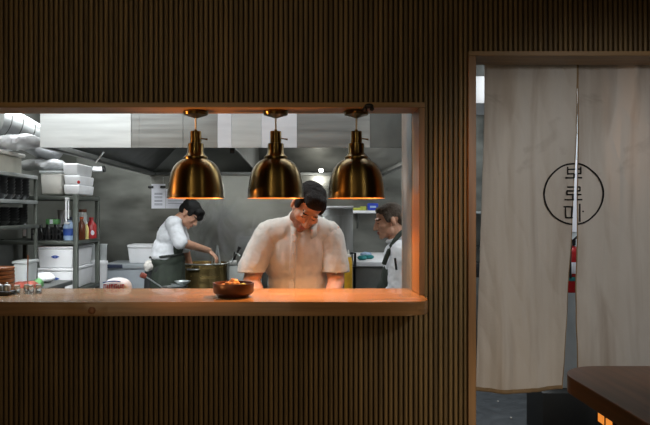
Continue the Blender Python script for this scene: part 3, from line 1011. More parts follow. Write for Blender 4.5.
# tall bin and clear pots beside it
bn = Vector((X(96, 6.3), 6.36, 0))
t = thing('ingredient_bin', 'tall white ingredient bin standing between the grey rack and the freezer', 'bin', bn)
b = bm_new(); lathe(b, [(0, 0), (.07, 0), (.078, .02), (.086, 1.06), (0, 1.06)], bn, 28); obj('bin_body', b, WHITEPLASTIC, t)
b = bm_new(); lathe(b, [(0, 1.0605), (.094, 1.0605), (.096, 1.07), (.09, 1.095), (.03, 1.1), (0, 1.1)], bn, 28); obj('lid', b, WHITEPLASTIC, t)
for i, (u, v) in enumerate(((-.035, -.02), (.045, .03))):
    g = bn + Vector((u, v, 1.1005)); b = bm_new(); lathe(b, [(0, 0), (.03, 0), (.033, .14), (.038, .15), (.036, .152), (.03, .14), (.027, .006), (0, .005)], g, 22)
    tag(obj('clear_pot', b, CLEAR), ['clear plastic pot on the bin lid nearer the grey rack', 'clear plastic pot on the bin lid nearer the freezer'][i], 'pot', 'clear pots on the bin')

# chest freezer, tub on it
fd = 7.0
t = thing('chest_freezer', 'grey chest freezer behind the cook in the pale shirt', 'freezer', (X(130, fd), fd + .25, 0))
zf = Z(266, fd)
fx0, fx1 = X(103.5, fd), X(176, fd)
b = bm_new(); box(b, fx0, fx1, fd, KB - .01, .05, zf - .03, .01); obj('freezer_body', b, FREEZERGREY, t)
b = bm_new(); box(b, fx0 - .008, fx1 + .008, fd - .012, KB - .008, zf - .0295, zf + .02, .008); lid_ = obj('lid', b, GREYPANEL, t)
b = bm_new(); box(b, fx0 + .005, fx0 + .2, fd - .02, fd - .0125, zf - .02, zf + .018, .003); o = obj('handle', b, NAVY, lid_)
for x in (fx0 + .05, fx1 - .05):
    b = bm_new(); box(b, x - .03, x + .03, fd + .05, KB - .06, 0, .0495); obj('foot', b, BLACKPLASTIC, t)
tx_ = (X(126.5, 7.05), X(152, 7.05))
t = carton('tub', tx_[0], tx_[1], 7.08, 7.4, zf + .0206, .19, WHITEPLASTIC, 'white plastic tub standing on the grey chest freezer', 'tub', taper=.018)
b = bm_new()
x0, x1, y0, y1 = tx_[0] - .008, tx_[1] + .008, 7.072, 7.408
zz = zf + .0206 + .19
box(b, x0, x1, y0, y0 + .012, zz - .02, zz + .004); box(b, x0, x1, y1 - .012, y1, zz - .02, zz + .004); box(b, x0, x0 + .012, y0, y1, zz - .02, zz + .004); box(b, x1 - .012, x1, y0, y1, zz - .02, zz + .004)
obj('rim', b, WHITEPLASTIC, t, False)

# bench goods near the window: packets and lettered bag
bd2 = 4.2
zb2 = 1.0206
t = carton('clear_box', X(13, 4.7), X(27, 4.7), 4.7, 4.9, zb2, .17, CLEAR, 'clear plastic container on the worktop bench behind the wooden plates', 'container', lid=CLEAR, taper=.008)
b = bm_new()
ell(b, (X(20, 4.55), 4.55, zb2 + .03), (.06, .06, .03)); ell(b, (X(29, 4.55), 4.55, zb2 + .034), (.06, .06, .034))
me = remeshed(b, .008, 3); ripple(me, .008, 18)
o = tag(obj('red_packet', me, mat('rust red packet', (128, 58, 44), .5, var=.2)), 'puffy rust red packet on the worktop bench by the clear container', 'packet')
b = bm_new()
ell(b, (X(42, 5.12), 5.12, zb2 + .035), (.1, .1, .035))
me = remeshed(b, .008, 3); ripple(me, .012, 14)
tag(obj('white_bag', me, WHITEPLASTIC), 'crumpled white bag beside the red packet on the worktop bench', 'bag')
b = bm_new()
ell(b, (X(38, 4.75), 4.75, zb2 + .03), (.035, .05, .03))
me = remeshed(b, .006, 3); ripple(me, .01, 30)
tag(obj('herb_bunch', me, GREEN), 'small green bunch of herbs in front of the white bag', 'herbs')

# prep bench under the window, kitchen side
pb = thing('prep_bench', 'steel prep bench running behind the pass counter', 'bench', (-.5, 3.45, 0))
b = bm_new(); box(b, -1.55, .53, 3.262, 3.6, .915, .95, .004); obj('bench_top', b, STEEL, pb)
for x in (-1.5, .48):
    for y in (3.29, 3.56):
        b = bm_new(); tube(b, [(x, y, 0), (x, y, .914)], .018, 12); obj('leg', b, STEELDARK, pb)
gx0, gx1 = X(104, 3.42), X(131, 3.42)
t = thing('plastic_bag', 'white plastic bag with red lettering just behind the pass counter', 'bag', ((gx0 + gx1) / 2, 3.42, .9505))
b = bm_new(); box(b, gx0, gx1, 3.37, 3.47, .9505, 1.21, .03, 4); me = remeshed(b, .007, 4)
zt_ = .9505 + .228
for v in me.vertices:
    u = (v.co.x - (gx0 + gx1) / 2) / ((gx1 - gx0) / 2)
    if v.co.z > 1.15:
        v.co.z += (.02 * (1 - u * u) - .012) * (v.co.z - 1.15) / .06
ripple(me, .004, 20)
fb = obj('bag_body', me, WHITEPLASTIC, t)
b = bm_new()
zz0, zz1 = 1.168, 1.193
cw = (gx1 - gx0 - .03) / 6
for i in range(6):
    x = gx0 + .013 + i * cw
    w = cw * .82
    for a_, b_, c_, d_ in (((0, .3, 0, 1), (.3, 1, .75, 1), (.7, 1, 0, .6)), ((0, .28, .1, .9), (.2, .9, 0, .25), (.72, 1, .2, 1)), ((0, 1, .7, 1), (.1, .4, 0, .7), (.6, 1, 0, .3)))[i % 3]:
        box(b, x + a_ * w, x + b_ * w, 3.3635, 3.3655, zz0 + c_ * (zz1 - zz0), zz0 + d_ * (zz1 - zz0))
o = obj('lettering', b, REDPRINT, fb, False); o['label'] = 'blurred bold red lettering'
b = bm_new(); tube(b, arc((gx0 + .01, 3.3655, 1.2), (gx0 + .06, 3.364, 1.213), (gx1 - .04, 3.3655, 1.204)), .003, 6); o = obj('stripe', b, BLUEPRINT, fb); o['label'] = 'thin blue printed stripe'

# ------------------------------------------------------------------ notices clipped on the back wall
wd = KB - .0003
for i, (a, c, y0, y1) in enumerate(((151.5, 165.5, 184, 208.5), (165.8, 186, 189, 208.5))):
    b = bm_new(); box(b, X(a, wd), X(c, wd), wd - .002, wd, Z(y1, wd), Z(y0, wd))
    nt_ = tag(obj('notice', b, PAPER), ['white notice with printed lines clipped to the steel back wall', 'wider white notice half hidden by the lamp over the pot'][i], 'notice', 'notices on the back wall')
    b = bm_new()
    if i == 0:
        for k in range(4):
            for q in range(2):
                box(b, X(154.5, wd), X(162.5, wd), wd - .0035, wd - .0025, Z(193.6 + k * 3.5 + q * 1.1, wd), Z(193 + k * 3.5 + q * 1.1, wd))
    else:
        for k in range(5):
            box(b, X(168, wd), X(184, wd), wd - .0035, wd - .0025, Z(193.6 + k * 2.5, wd), Z(193.1 + k * 2.5, wd))
    obj('printing', b, PRINT, nt_, False)
for i, px in enumerate((151, 163.2)):
    t = thing('clip', ['black clip holding the notice nearer the freezer tub', 'black clip holding the notices nearer the lamp'][i], 'clip', P(px, 187, wd - .015), 'black clips on the back wall')
    b = bm_new(); box(b, X(px - 2.6, wd), X(px + 2.6, wd), wd - .022, wd - .0045, Z(188.2, wd), Z(185.8, wd), .003); obj('jaw', b, BLACKPLASTIC, t)
    b = bm_new(); tube(b, [P(px, 185.9, wd - .012), P(px, 177, wd - .012)], .0016, 6); obj('wire', b, SHELFEDGE, t)

# ------------------------------------------------------------------ stock pot, burner, steam
pd = 6.62
pc = Vector((X(204.8, pd), pd, 0))
pr = 22.3 * pd / F
pz1 = Z(262.3, pd)
pz0 = .72
t = thing('burner', 'low steel burner stand under the stock pot', 'burner', (pc.x, pc.y, 0))
b = bm_new(); box(b, pc.x - .2, pc.x + .2, pc.y - .2, pc.y + .2, .62, .66, .004); obj('burner_top', b, STEELDARK, t)
for u in (-.17, .17):
    for v in (-.17, .17):
        b = bm_new(); tube(b, [(pc.x + u, pc.y + v, 0), (pc.x + u, pc.y + v, .619)], .02, 10); obj('leg', b, STEELDARK, t)
b = bm_new(); lathe(b, [(.1, .6605), (.16, .6605), (.16, .7195), (.15, .7195), (.15, .67), (.1, .67)], pc, 32, True); obj('grate', b, BLACKBOX, t)
t = thing('stock_pot', 'big worn steel stock pot steaming in front of the cook', 'pot', pc + Vector((0, 0, pz0)))
b = bm_new(); H = pz1 - pz0
lathe(b, [(0, 0), (pr - .02, 0), (pr - .004, .012), (pr - .002, H - .02), (pr + .004, H - .012), (pr + .006, H - .003), (pr + .002, H), (pr - .006, H - .002), (pr - .006, .02), (0, .016)], pc + Vector((0, 0, pz0)), 64); obj('pot_body', b, POTMETAL, t)
b = bm_new(); lathe(b, [(pr + .0065, pz1 - .012), (pr + .011, pz1 - .006), (pr + .0065, pz1 + .001)], (pc.x, pc.y, 0), 64, True); obj('rim', b, SHELFEDGE, t)
for an in (R(205), R(25)):
    c_ = Vector((math.cos(an), math.sin(an), 0)); tt = Vector((-c_.y, c_.x, 0))
    an2 = R(250) if an > 1 else R(70)
    c_ = Vector((math.cos(an2), math.sin(an2), 0)); tt = Vector((-c_.y, c_.x, 0))
    q = pc + c_ * (pr - .002) + Vector((0, 0, pz1 - .05))
    b = bm_new(); tube(b, [q - tt * .055, q - tt * .052 + c_ * .035, q - tt * .03 + c_ * .046, q + tt * .03 + c_ * .046, q + tt * .052 + c_ * .035, q + tt * .055], .008, 10); obj('handle', b, SHELFEDGE, t)
b = bm_new(); lathe(b, [(0, pz1 - .04), (pr - .008, pz1 - .042)], (pc.x, pc.y, 0), 40); o = obj('broth', b, mat('milky broth', (186, 176, 150), .2, var=.1)); tag(o, 'pale milky broth filling the stock pot', 'broth')
t = thing('tongs', 'steel tongs standing upright in the stock pot', 'tongs', P(217, 262, 6.65))
for a in (-1, 1):
    b = bm_new(); tube(b, [P(217.3, 245.5, 6.65), P(217.3 + a * 3.0, 266, 6.65)], [.008, .012], 8); obj('arm', b, SHELFEDGE, t)

# ------------------------------------------------------------------ front range with frying pan
rg = thing('stove', 'low cooking range in front of the cook and the stock pot', 'stove', (X(190, 5.7), 5.7, 0))
b = bm_new(); box(b, X(164, 5.7), X(236, 5.7), 5.42, 5.95, 0, .86, .006); obj('stove_body', b, STEELDARK, rg)
for k in range(3):
    b = bm_new(); g = (X(173 + k * 23, 5.7), 5.7, .8605); lathe(b, [(.05, 0), (.1, 0), (.1, .02), (.05, .02)], g, 28, True)
    for q in range(4):
        a = q * PI / 2 + .78
        tube(b, [(g[0] + .03 * math.cos(a), g[1] + .03 * math.sin(a), .885), (g[0] + .12 * math.cos(a), g[1] + .12 * math.sin(a), .885)], .006, 8)
    obj('burner_grate', b, BLACKBOX, rg)
fp = Vector((X(175, 5.7), 5.7, .892))
t = thing('frying_pan', 'dark frying pan with a long handle ending in a brown grip', 'pan', fp)
b = bm_new(); lathe(b, [(0, 0), (.085, 0), (.11, .035), (.106, .035), (.082, .005), (0, .004)], fp, 36); obj('pan_body', b, STEELDARK, t)
q0 = fp + Vector((-.1, -.02, .025)); q1 = P(145.5, 276.5, 5.6)
b = bm_new(); tube(b, [q0, q0 + (q1 - q0) * .3 + Vector((0, 0, .0)), q1], .006, 8); hn = obj('handle', b, SHELFEDGE, t)
b = bm_new(); tube(b, [q1, P(141, 274.7, 5.58)], [.022, .024], 12); o = obj('grip', b, mat('brown grip', (110, 52, 40), .5), hn)
for i in range(3):
    g = Vector((X(176 + i * 3, 5.75), 5.72 + .03 * i, 0.9 + .022 * i))
    b = bm_new(); lathe(b, [(0, 0), (.05, 0), (.07, .02), (.067, .02), (.048, .004), (0, .004)], g, 28)
    tag(obj('steel_dish', b, SHELFEDGE), 'small steel dish stacked in the frying pan beside the cook', 'dish', 'steel dishes in the pan')

# fryer station right of the pot
t = thing('fryer', 'steel fryer station beside the stock pot behind the bent chef', 'fryer', (X(240, 6.6), 6.75, 0))
b = bm_new(); box(b, X(228.5, 6.55), X(262, 6.55), 6.55, 7.0, .02, Z(266, 6.55), .006); obj('fryer_body', b, STEELDARK, t)
b = bm_new(); box(b, X(240, 6.9), X(258, 6.9), 6.9, 7.05, Z(265.5, 6.9), Z(237.5, 6.9), .006); box(b, X(239, 6.9), X(259, 6.9), 6.88, 7.06, Z(239, 6.9), Z(237, 6.9), .003); obj('flue', b, STEELDARK, t)
b = bm_new(); g = P(232, 262, 6.58); tube(b, [P(231, 264, 6.6), P(235, 252, 6.6), P(240, 256, 6.6)], .012, 10); obj('basket_hook', b, SHELFEDGE, t)
t = thing('skimmer', 'long dark handled skimmer leaning over the fryer beside the stock pot', 'skimmer', P(234, 262, 6.65))
b = bm_new(); tube(b, [P(232, 263, 6.65), P(234, 259, 6.65), P(239.8, 247, 6.65)], [.012, .014, .02], 10); obj('handle', b, BLACKPLASTIC, t)
b = bm_new(); g = Vector((X(232.5, 6.65), 6.65, Z(266, 6.55) + .0005)); box(b, g.x - .035, g.x + .05, g.y - .02, g.y + .02, g.z, g.z + .05, .008); obj('head', b, STEEL, t)

# ------------------------------------------------------------------ back right: fridge, shelf, bench
fr = 6.0
t = thing('fridge', 'stainless upright fridge behind the bent chef\'s shoulder', 'fridge', (X(339, fr), fr + .35, 0))
fx0, fx1 = X(322, fr), X(353.5, fr)
zf_ = Z(208.5, fr)
b = bm_new(); box(b, fx0, fx1, fr + .03, fr + .7, .0, zf_, .006); obj('fridge_body', b, STEELV, t)
b = bm_new(); box(b, fx0 + .004, fx1 - .004, fr, fr + .0295, .12, zf_ - .06, .006); dr = obj('door', b, STEELV, t)
b = bm_new(); q = X(355, fr - .03); tube(b, [(fx1 - .02, fr - .0, Z(253, fr)), (q, fr - .04, Z(253, fr)), (q, fr - .04, Z(267, fr)), (fx1 - .02, fr - .0, Z(267, fr))], .012, 10); o = obj('handle', b, BLACKPLASTIC, dr); o['label'] = 'black bar handle'
b = bm_new(); box(b, fx0 - .15, fx1 + .0, fr + .01, fr + .5, zf_ + .0008, zf_ + .022, .004)
tag(obj('tray', b, WHITEPLASTIC), 'white flat tray lying on top of the stainless fridge', 'tray')

t = thing('wall_shelf', 'white shelf with cleaning pads and a blue box, behind the older cook\'s head', 'shelf', (X(378, 7.35), 7.4, Z(212, 7.3)))
sz = Z(210.5, 7.25)
b = bm_new(); box(b, X(352, 7.25), X(418, 7.25), 7.25, KB - .001, sz - .03, sz, .003); obj('shelf_board', b, WHITEPLASTIC, t)
for px in (358, 412):
    x = X(px, 7.4); b = bm_new(); hexa(b, [(x, 7.3, sz - .031), (x, KB - .001, sz - .031), (x, KB - .001, sz - .2)], [(x + .015, 7.3, sz - .031), (x + .015, KB - .001, sz - .031), (x + .015, KB - .001, sz - .2)]); obj('bracket', b, STEELDARK, t)
t = carton('blue_box', X(368, 7.3), X(378.5, 7.3), 7.3, 7.42, sz + .0006, .078, BLUE, 'bright blue box on the white shelf', 'box', taper=.004)
b = bm_new(); box(b, X(370, 7.3), X(376, 7.3), 7.2985, 7.3005, sz + .03, sz + .05); o = obj('box_label', b, PALEBLUE, t)
for i, (px, w) in enumerate(((357.5, 8), (363.5, 6))):
    b = bm_new(); box(b, X(px - w / 2, 7.32), X(px + w / 2, 7.32), 7.32, 7.42, sz + .0006, sz + .03 + .016 * i, .008)
    tag(obj('scouring_pad', b, LIME), ['yellow-green scouring pad on the white shelf farther from the blue box', 'yellow-green scouring pad right against the blue box on the shelf'][i], 'pad', 'scouring pads on the shelf')
bz_ = Z(262, 6.1)
t = thing('white_bench', 'white topped bench with teal packets in front of the older cook', 'bench', (X(378, 6.5), 6.8, 0))
b = bm_new(); box(b, X(355, 6.1), X(425, 6.1), 6.1, KB - .002, bz_ - .04, bz_, .004); obj('bench_top', b, WHITEPLASTIC, t)
b = bm_new(); box(b, X(356, 6.1), X(424, 6.1), 6.14, KB - .01, 0, bz_ - .0405, .004); obj('bench_body', b, STEELDARK, t)
for i, (px, d, m, w) in enumerate(((362, 6.35, TEAL, 8), (368, 6.5, TEAL, 6), (366, 6.9, PALEBLUE, 10))):
    b = bm_new(); ell(b, (X(px, d), d, bz_ + .021), (w * d / F / 2 * 1.2, .06, .02), Euler((0, 0, i)).to_matrix())
    me = remeshed(b, .006, 2); ripple(me, .006, 30, seed=i)
    tag(obj('packet', me, m), ['teal packet nearest the fridge on the white topped bench', 'teal packet behind another one on the white topped bench', 'pale blue packet at the back of the white topped bench'][i], 'packet', 'packets on the white bench')

# side bench with the yellow bottle, beside the bent chef
sb = thing('side_bench', 'low steel side bench carrying the yellow squeeze bottle', 'bench', (.38, 4.3, 0))
b = bm_new(); box(b, .27, .53, 4.12, 4.9, .93, .96, .004); obj('bench_top', b, STEELDARK, sb)
for x in (.29, .51):
    for y in (4.15, 4.87):
        b = bm_new(); tube(b, [(x, y, 0), (x, y, .929)], .014, 10); obj('leg', b, STEELDARK, sb)
yb_ = Vector((X(348.3, 4.3), 4.3, .9605))
t = thing('squeeze_bottle', 'yellow squeeze bottle with a pale nozzle behind the bent chef\'s sleeve', 'bottle', yb_)
hh = Z(257, 4.3) - .9605
b = bm_new(); lathe(b, [(0, 0), (.024, 0), (.026, .005), (.026, hh * .9), (.02, hh), (0, hh)], yb_, 26); obj('bottle_body', b, YELLOW, t)
b = bm_new(); lathe(b, [(0, hh + .0005), (.018, hh + .0005), (.018, hh + .012), (.008, hh + .016), (.004, hh + .045), (0, hh + .046)], yb_, 20); obj('nozzle', b, OFFWHITE, t)

# ------------------------------------------------------------------ people
def head_prims(bm, M, k=1.0):
    """a head in local coordinates, face towards -Y, origin mid skull"""
    tmp = bm_new()
    ell(tmp, (0, .016, .034), (.076, .096, .082))
    ell(tmp, (0, -.03, -.03), (.063, .062, .085))
    ell(tmp, (0, -.045, -.085), (.046, .044, .034))
    ell(tmp, (0, -.078, -.106), (.02, .016, .016))
    for sx in (-1, 1):
        ell(tmp, (sx * .042, -.062, -.026), (.026, .024, .024))
        ell(tmp, (sx * .031, -.081, -.002), (.0135, .011, .009))
        ell(tmp, (sx * .012, -.1, -.043), (.009, .01, .008))
        ell(tmp, (sx * .079, .012, -.012), (.010, .019, .032), Euler((.15, 0, sx * .35)).to_matrix())
        ell(tmp, (sx * .077, .006, -.034), (.008, .01, .012))
        ell(tmp, (sx * .05, -.02, -.075), (.018, .03, .03))
    cap(tmp, (0, -.086, .008), (0, -.112, -.038), .0085, .0125, 12)
    cap(tmp, (-.036, -.08, .02), (.036, -.08, .02), .0105, None, 12)
    ell(tmp, (0, -.09, -.066), (.024, .012, .0065))
    ell(tmp, (0, -.088, -.079), (.021, .012, .0065))
    me = bpy.data.meshes.new('h')
    tmp.to_mesh(me)
    tmp.free()
    me.transform(M @ Matrix.Scale(k, 4))
    bm.from_mesh(me)
    bpy.data.meshes.remove(me)


def hand_prims(bm, w, fwd, up, thumb, k=1.0, curl=.35):
    """palm, four unequal bent fingers and a thumb; w wrist, up = back of the hand"""
    w, fwd, up, side = Vector(w), Vector(fwd).normalized(), Vector(up).normalized(), Vector(thumb).normalized()
    rot = Matrix((side, fwd, up)).transposed()
    ell(bm, w + fwd * .045 * k, (.042 * k, .054 * k, .017 * k), rot)
    for off, L in ((.033, .068), (.0115, .078), (-.011, .073), (-.033, .058)):
        p = w + (fwd * .08 + side * off) * k
        d = (fwd + side * off * 4.5).normalized()
        r = .0092 * k
        a = curl * .6
        for q, fr_ in enumerate((.45, .31, .24)):
            d2 = (d * math.cos(a) - up * math.sin(a)).normalized()
            p2 = p + d2 * L * fr_ * k
            cap(bm, p, p2, r, r * .92, 10)
            p, r, a = p2, r * .92, a + curl
    p = w + (fwd * .022 + side * .03) * k
    d = (side * .75 + fwd * .65 - up * .15).normalized()
    p2 = p + d * .04 * k
    cap(bm, p, p2, .0135 * k, .0115 * k, 10)
    cap(bm, p2, p2 + (fwd * .85 + side * .3 - up * .3).normalized() * .034 * k, .0112 * k, .0095 * k, 10)


def paint_face(me, M, k, stubble=False):
    """material slots by anatomy: 0 skin, 1 lips, 2 brows and lashes, 3 beard shade"""
    inv = (M @ Matrix.Scale(k, 4)).inverted()
    for p in me.polygons:
        c = inv @ p.center
        if c.y > .02 or abs(c.x) > .075 or abs(c.z) > .13:
            continue
        ax = abs(c.x)
        if ax < .021 and -.0825 < c.z < -.062 and c.y < -.09:
            p.material_index = 1
        elif .014 < ax < .048 and .0165 < c.z < .0245 and c.y < -.06:
            p.material_index = 2
        elif .02 < ax < .042 and -.005 < c.z < -.0015 and c.y < -.07:
            p.material_index = 2
        elif stubble and c.z < -.048 and c.y > -.12 and not (ax < .03 and c.y < -.1 and c.z > -.06):
            p.material_index = 3


def legs(bm, hip, feet, facing, r=1.0):
    f = Vector(facing)
    for s, ft in zip((-1, 1), feet):
        side = Vector((f.y, -f.x, 0)) * s
        h = Vector(hip) + side * .1
        kn = (h + Vector(ft)) / 2 + f * .03
        cap(bm, h, kn, .088 * r, .062 * r); cap(bm, kn, Vector(ft) + Vector((0, 0, .09)), .06 * r, .042 * r)


def shoes(bm, feet, facing):
    f = Vector(facing)
    for ft in feet:
        ft = Vector(ft)
        cap(bm, ft + Vector((0, 0, .048)) - f * .04, ft + f * .13 + Vector((0, 0, .04)), .046, .038)
        ell(bm, ft + Vector((0, 0, .085)) - f * .02, (.05, .05, .05))


def hair_shell(prims, M, k, amp, sc, seed, vox=.006):
    b = bm_new()
    t2 = bm_new()
    for p in prims:
        if len(p) == 3:
            ell(t2, p[0], p[1], Euler(p[2]).to_matrix())
        else:
            ell(t2, *p)
    me = bpy.data.meshes.new('h'); t2.to_mesh(me); t2.free()
    me.transform(M @ Matrix.Scale(k, 4)); b.from_mesh(me); bpy.data.meshes.remove(me)
    me = remeshed(b, vox, 2)
    return ripple(me, amp, sc, seed=seed)


# ---- the chef bent over the pass
hy = 3.60
M1 = Matrix.Translation(P(307.8, 206.5, hy)) @ Matrix.Rotation(R(17), 4, 'Y') @ Matrix.Rotation(R(20), 4, 'Z') @ Matrix.Rotation(R(42), 4, 'X')
k1 = 1.0
t = thing('person', 'chef in white double-breasted jacket, head bent down over the pass counter', 'person', (X(297, 3.9), 3.95, 0))
sL, sR = P(266, 233, 3.78), P(330.5, 233, 3.80)
eL, eR = P(251.5, 281, 3.72), P(336, 281, 3.74)
nb = P(303, 219, 3.74)
wL, wR = Vector((-.13, 3.47, 1.0)), Vector((.155, 3.47, 1.0))
hip = Vector((.01, 3.97, .93))
feet1 = [(-.12, 3.95, 0), (.14, 3.95, 0)]
b = bm_new()
head_prims(b, M1, k1)
cap(b, nb + Vector((0, .06, -.04)), M1 @ Vector((0, .03, -.05)), .066, .06)
ell(b, P(297, 250, 3.84), (.185, .11, .2)); ell(b, hip + Vector((0, 0, .1)), (.165, .11, .16))
cap(b, sL, sR, .06); cap(b, P(297, 250, 3.84), hip, .14, .14)
for s_, e_, w_ in ((sL, eL, wL), (sR, eR, wR)):
    cap(b, s_, e_, .058, .047); cap(b, e_, w_, .047, .032)
hand_prims(b, wL, (.45, -.5, -.55), (-.2, -.55, .8), (.8, -.2, .3))
hand_prims(b, wR, (-.45, -.5, -.55), (.2, -.55, .8), (-.8, -.2, .3))
legs(b, hip, feet1, (0, -1, 0))
me = remeshed(b, .0048, 2)
paint_face(me, M1, k1, True)
body = obj('body', me, [SKIN, LIPS, HAIRBROWN, STUBBLE], t, True, 180)
# jacket
b = bm_new()
ell(b, P(297, 252, 3.83), (.212, .145, .21)); ell(b, P(299, 283, 3.86), (.178, .145, .22)); ell(b, P(298, 310, 3.9), (.185, .15, .2))
cap(b, sL + Vector((.04, 0, -.01)), sR + Vector((-.04, 0, -.01)), .076)
cap(b, nb + Vector((-.045, .05, -.05)), sL + Vector((.015, .0, .0)), .07, .07); cap(b, nb + Vector((.055, .05, -.05)), sR - Vector((.015, 0, 0)), .07, .07)
ell(b, nb + Vector((.0, .05, -.05)), (.095, .07, .05))
me = remeshed(b, .008, 6)
ripple(me, .006, 7, (2.2, 1, .4), 2)
ripple(me, .0025, 20, (1.6, 1, .5), 4)
jk = obj('chef_jacket', me, WHITECLOTH, t, True, 180)
for s_, e_, sg in ((sL, P(252, 268, 3.73), -1), (sR, P(335.5, 268, 3.75), 1)):
    b = bm_new(); cap(b, s_ + Vector((-sg * .03, 0, .004)), s_ + Vector((-sg * .002, 0, -.03)), .064, .072); cap(b, s_ + Vector((-sg * .002, 0, -.03)), e_, .072, .07); cap(b, e_, e_ + Vector((0, -.01, -.06)), .07, .07)
    me = remeshed(b, .007, 5)
    bmj = bmesh.new(); bmj.from_mesh(me)
    zc_ = Z(273, 3.74)
    bmesh.ops.delete(bmj, geom=[v for v in bmj.verts if v.co.z < zc_], context='VERTS')
    bmj.to_mesh(me); bmj.free()
    ripple(me, .006, 8, (1.6, 1, .8), 3 + sg)
    ripple(me, .003, 19, (1.2, 1, 1.6), 9 + sg)
    o = obj('sleeve', me, WHITECLOTH, jk, True, 180)
    md = o.modifiers.new('t', 'SOLIDIFY'); md.thickness = .005; md.offset = 1

# stand collar
b = bm_new()
n = 28
cc = nb + Vector((.002, .03, .0))
lo, hi = [], []
for i in range(n + 1):
    a = R(-70) + R(320) * i / n      # opens towards the front
    a = R(-62) + (R(304)) * i / n
    rx, ry = .084, .082
    zz_ = .005 + .062 * math.sin(a)
    lo.append(cc + Vector((rx * 1.05 * math.cos(a), ry * 1.05 * math.sin(a), zz_ - .06)))
    hi.append(cc + Vector((rx * math.cos(a), ry * math.sin(a), zz_)))
for i in range(n):
    b.faces.new([b.verts.new(q) for q in (lo[i], lo[i + 1], hi[i + 1], hi[i])])
bmesh.ops.remove_doubles(b, verts=b.verts[:], dist=.0005)
co = obj('collar', b, WHITECLOTH, jk, True, 180)
md = co.modifiers.new('t', 'SOLIDIFY'); md.thickness = .007; md.offset = 0
# overlapping front flap and its buttons
dg = bpy.context.evaluated_depsgraph_get()
from mathutils.bvhtree import BVHTree
bv = BVHTree.FromPolygons([v.co + wpos(jk) for v in jk.data.vertices], [tuple(p.vertices) for p in jk.data.polygons])


def front(x, z):
    h = bv.ray_cast(Vector((x, 2.9, z)), Vector((0, 1, 0)))
    return h[0].y if h[0] is not None else 3.7


b = bm_new()
rows = []
for j in range(31):
    z = Z(233 + 70 * j / 30, 3.66)
    row = []
    for i in range(7):
        x = X(291 - .6 * j / 30 * 6 + i * 1.2 * .9, 3.66)
        row.append(b.verts.new((x, front(x, z) - (.010 if i < 6 else .004) + .002, z)))
    rows.append(row)
for j in range(30):
    for i in range(6):
        b.faces.new((rows[j][i], rows[j][i + 1], rows[j + 1][i + 1], rows[j + 1][i]))
pl = obj('placket', b, WHITECLOTH, jk, True, 180)
md = pl.modifiers.new('t', 'SOLIDIFY'); md.thickness = .004; md.offset = 0
for j in range(4):
    x, z = X(293.5 - j * .6, 3.66), Z(241 + j * 13.5, 3.66)
    b = bm_new(); ell(b, (x, front(x, z) - .012, z), (.0065, .003, .0065), u=14, v=8); o = obj('button', b, OFFWHITE, jk)
b = bm_new()
legs(b, hip, feet1, (0, -1, 0), 1.13); ell(b, hip + Vector((0, 0, .02)), (.19, .135, .15))
obj('trousers', remeshed(b, .012, 3), TROUSER, t, True, 180)
b = bm_new(); shoes(b, feet1, (0, -1, 0)); obj('shoes', remeshed(b, .01, 2), SHOE, t, True, 180)
hr = hair_shell([((0, .026, .052), (.079, .094, .075)), ((0, .07, .0), (.068, .046, .062)), ((0, -.035, .088), (.062, .05, .036)), ((.0, -.06, .076), (.055, .026, .028)),
                 ((-.07, -.012, .03), (.012, .036, .045)), ((.07, -.012, .03), (.012, .036, .045))], M1, k1, .005, 42, 1)
obj('hair', hr, HAIRBROWN, t, True, 180)

# ---- the cook at the stock pot
d2 = 6.22
M2 = Matrix.Translation(P(190.0, 213.4, d2)) @ Matrix.Rotation(R(76), 4, 'Z') @ Matrix.Rotation(R(44), 4, 'X')
t = thing('person', 'cook in pale t-shirt and dark green apron leaning over the steaming stock pot', 'person', (X(165, d2), d2, 0))
ch, be = P(170.5, 234, d2), P(167, 252, d2)
hip2 = P(166, 272, d2)
nk = P(179.5, 219, d2)
snear, sfar = P(173, 224, d2 - .17), P(177, 224, d2 + .17)
enear, hnear = P(181.5, 242.5, d2 - .2), P(208.5, 250.5, d2 + .2)
efar, hfar = P(184, 246, d2 + .22), Vector((pc.x - pr + .0, d2 + .13, pz1 + .03))
hfar = P(190, 266, d2 + .3)
feet2 = [(hip2.x, d2 - .1, 0), (hip2.x + .04, d2 + .12, 0)]
b = bm_new()
head_prims(b, M2, 1.0)
cap(b, nk + Vector((-.02, 0, -.03)), M2 @ Vector((0, .03, -.06)), .062, .055)
ell(b, ch, (.1, .155, .15), Euler((0, R(20), 0)).to_matrix()); ell(b, be, (.1, .135, .15)); ell(b, hip2, (.11, .145, .13))
cap(b, snear, sfar, .055)
for s_, e_, w_ in ((snear, enear, hnear), (sfar, efar, hfar)):
    cap(b, s_, e_, .056, .046); cap(b, e_, w_, .045, .03)
hand_prims(b, hnear, (.75, .0, -.65), (.6, -.2, .75), (.1, .95, .1), 1.0, .5)
hand_prims(b, hfar, (.5, .1, -.8), (.8, .0, .5), (0, -1, .0), 1.0, .5)
legs(b, hip2, feet2, (1, 0, 0))
me = remeshed(b, .0055, 2)
paint_face(me, M2, 1.0)
obj('body', me, [SKIN2, LIPS, HAIRBLACK, STUBBLE], t, True, 180)
b = bm_new()
ell(b, ch + Vector((-.0, 0, 0)), (.112, .175, .16), Euler((0, R(30), 0)).to_matrix()); ell(b, be + Vector((-.01, 0, 0.02)), (.122, .16, .15), Euler((0, R(15), 0)).to_matrix()); ell(b, be + Vector((-.012, 0, -.03)), (.132, .165, .075))
cap(b, snear, sfar, .07); ell(b, nk + Vector((-.03, 0, -.03)), (.07, .09, .042), Euler((0, R(30), 0)).to_matrix())
cap(b, snear, enear + Vector((-.015, 0, .012)), .062, .068); cap(b, sfar, efar, .07, .07)
me = remeshed(b, .008, 4)
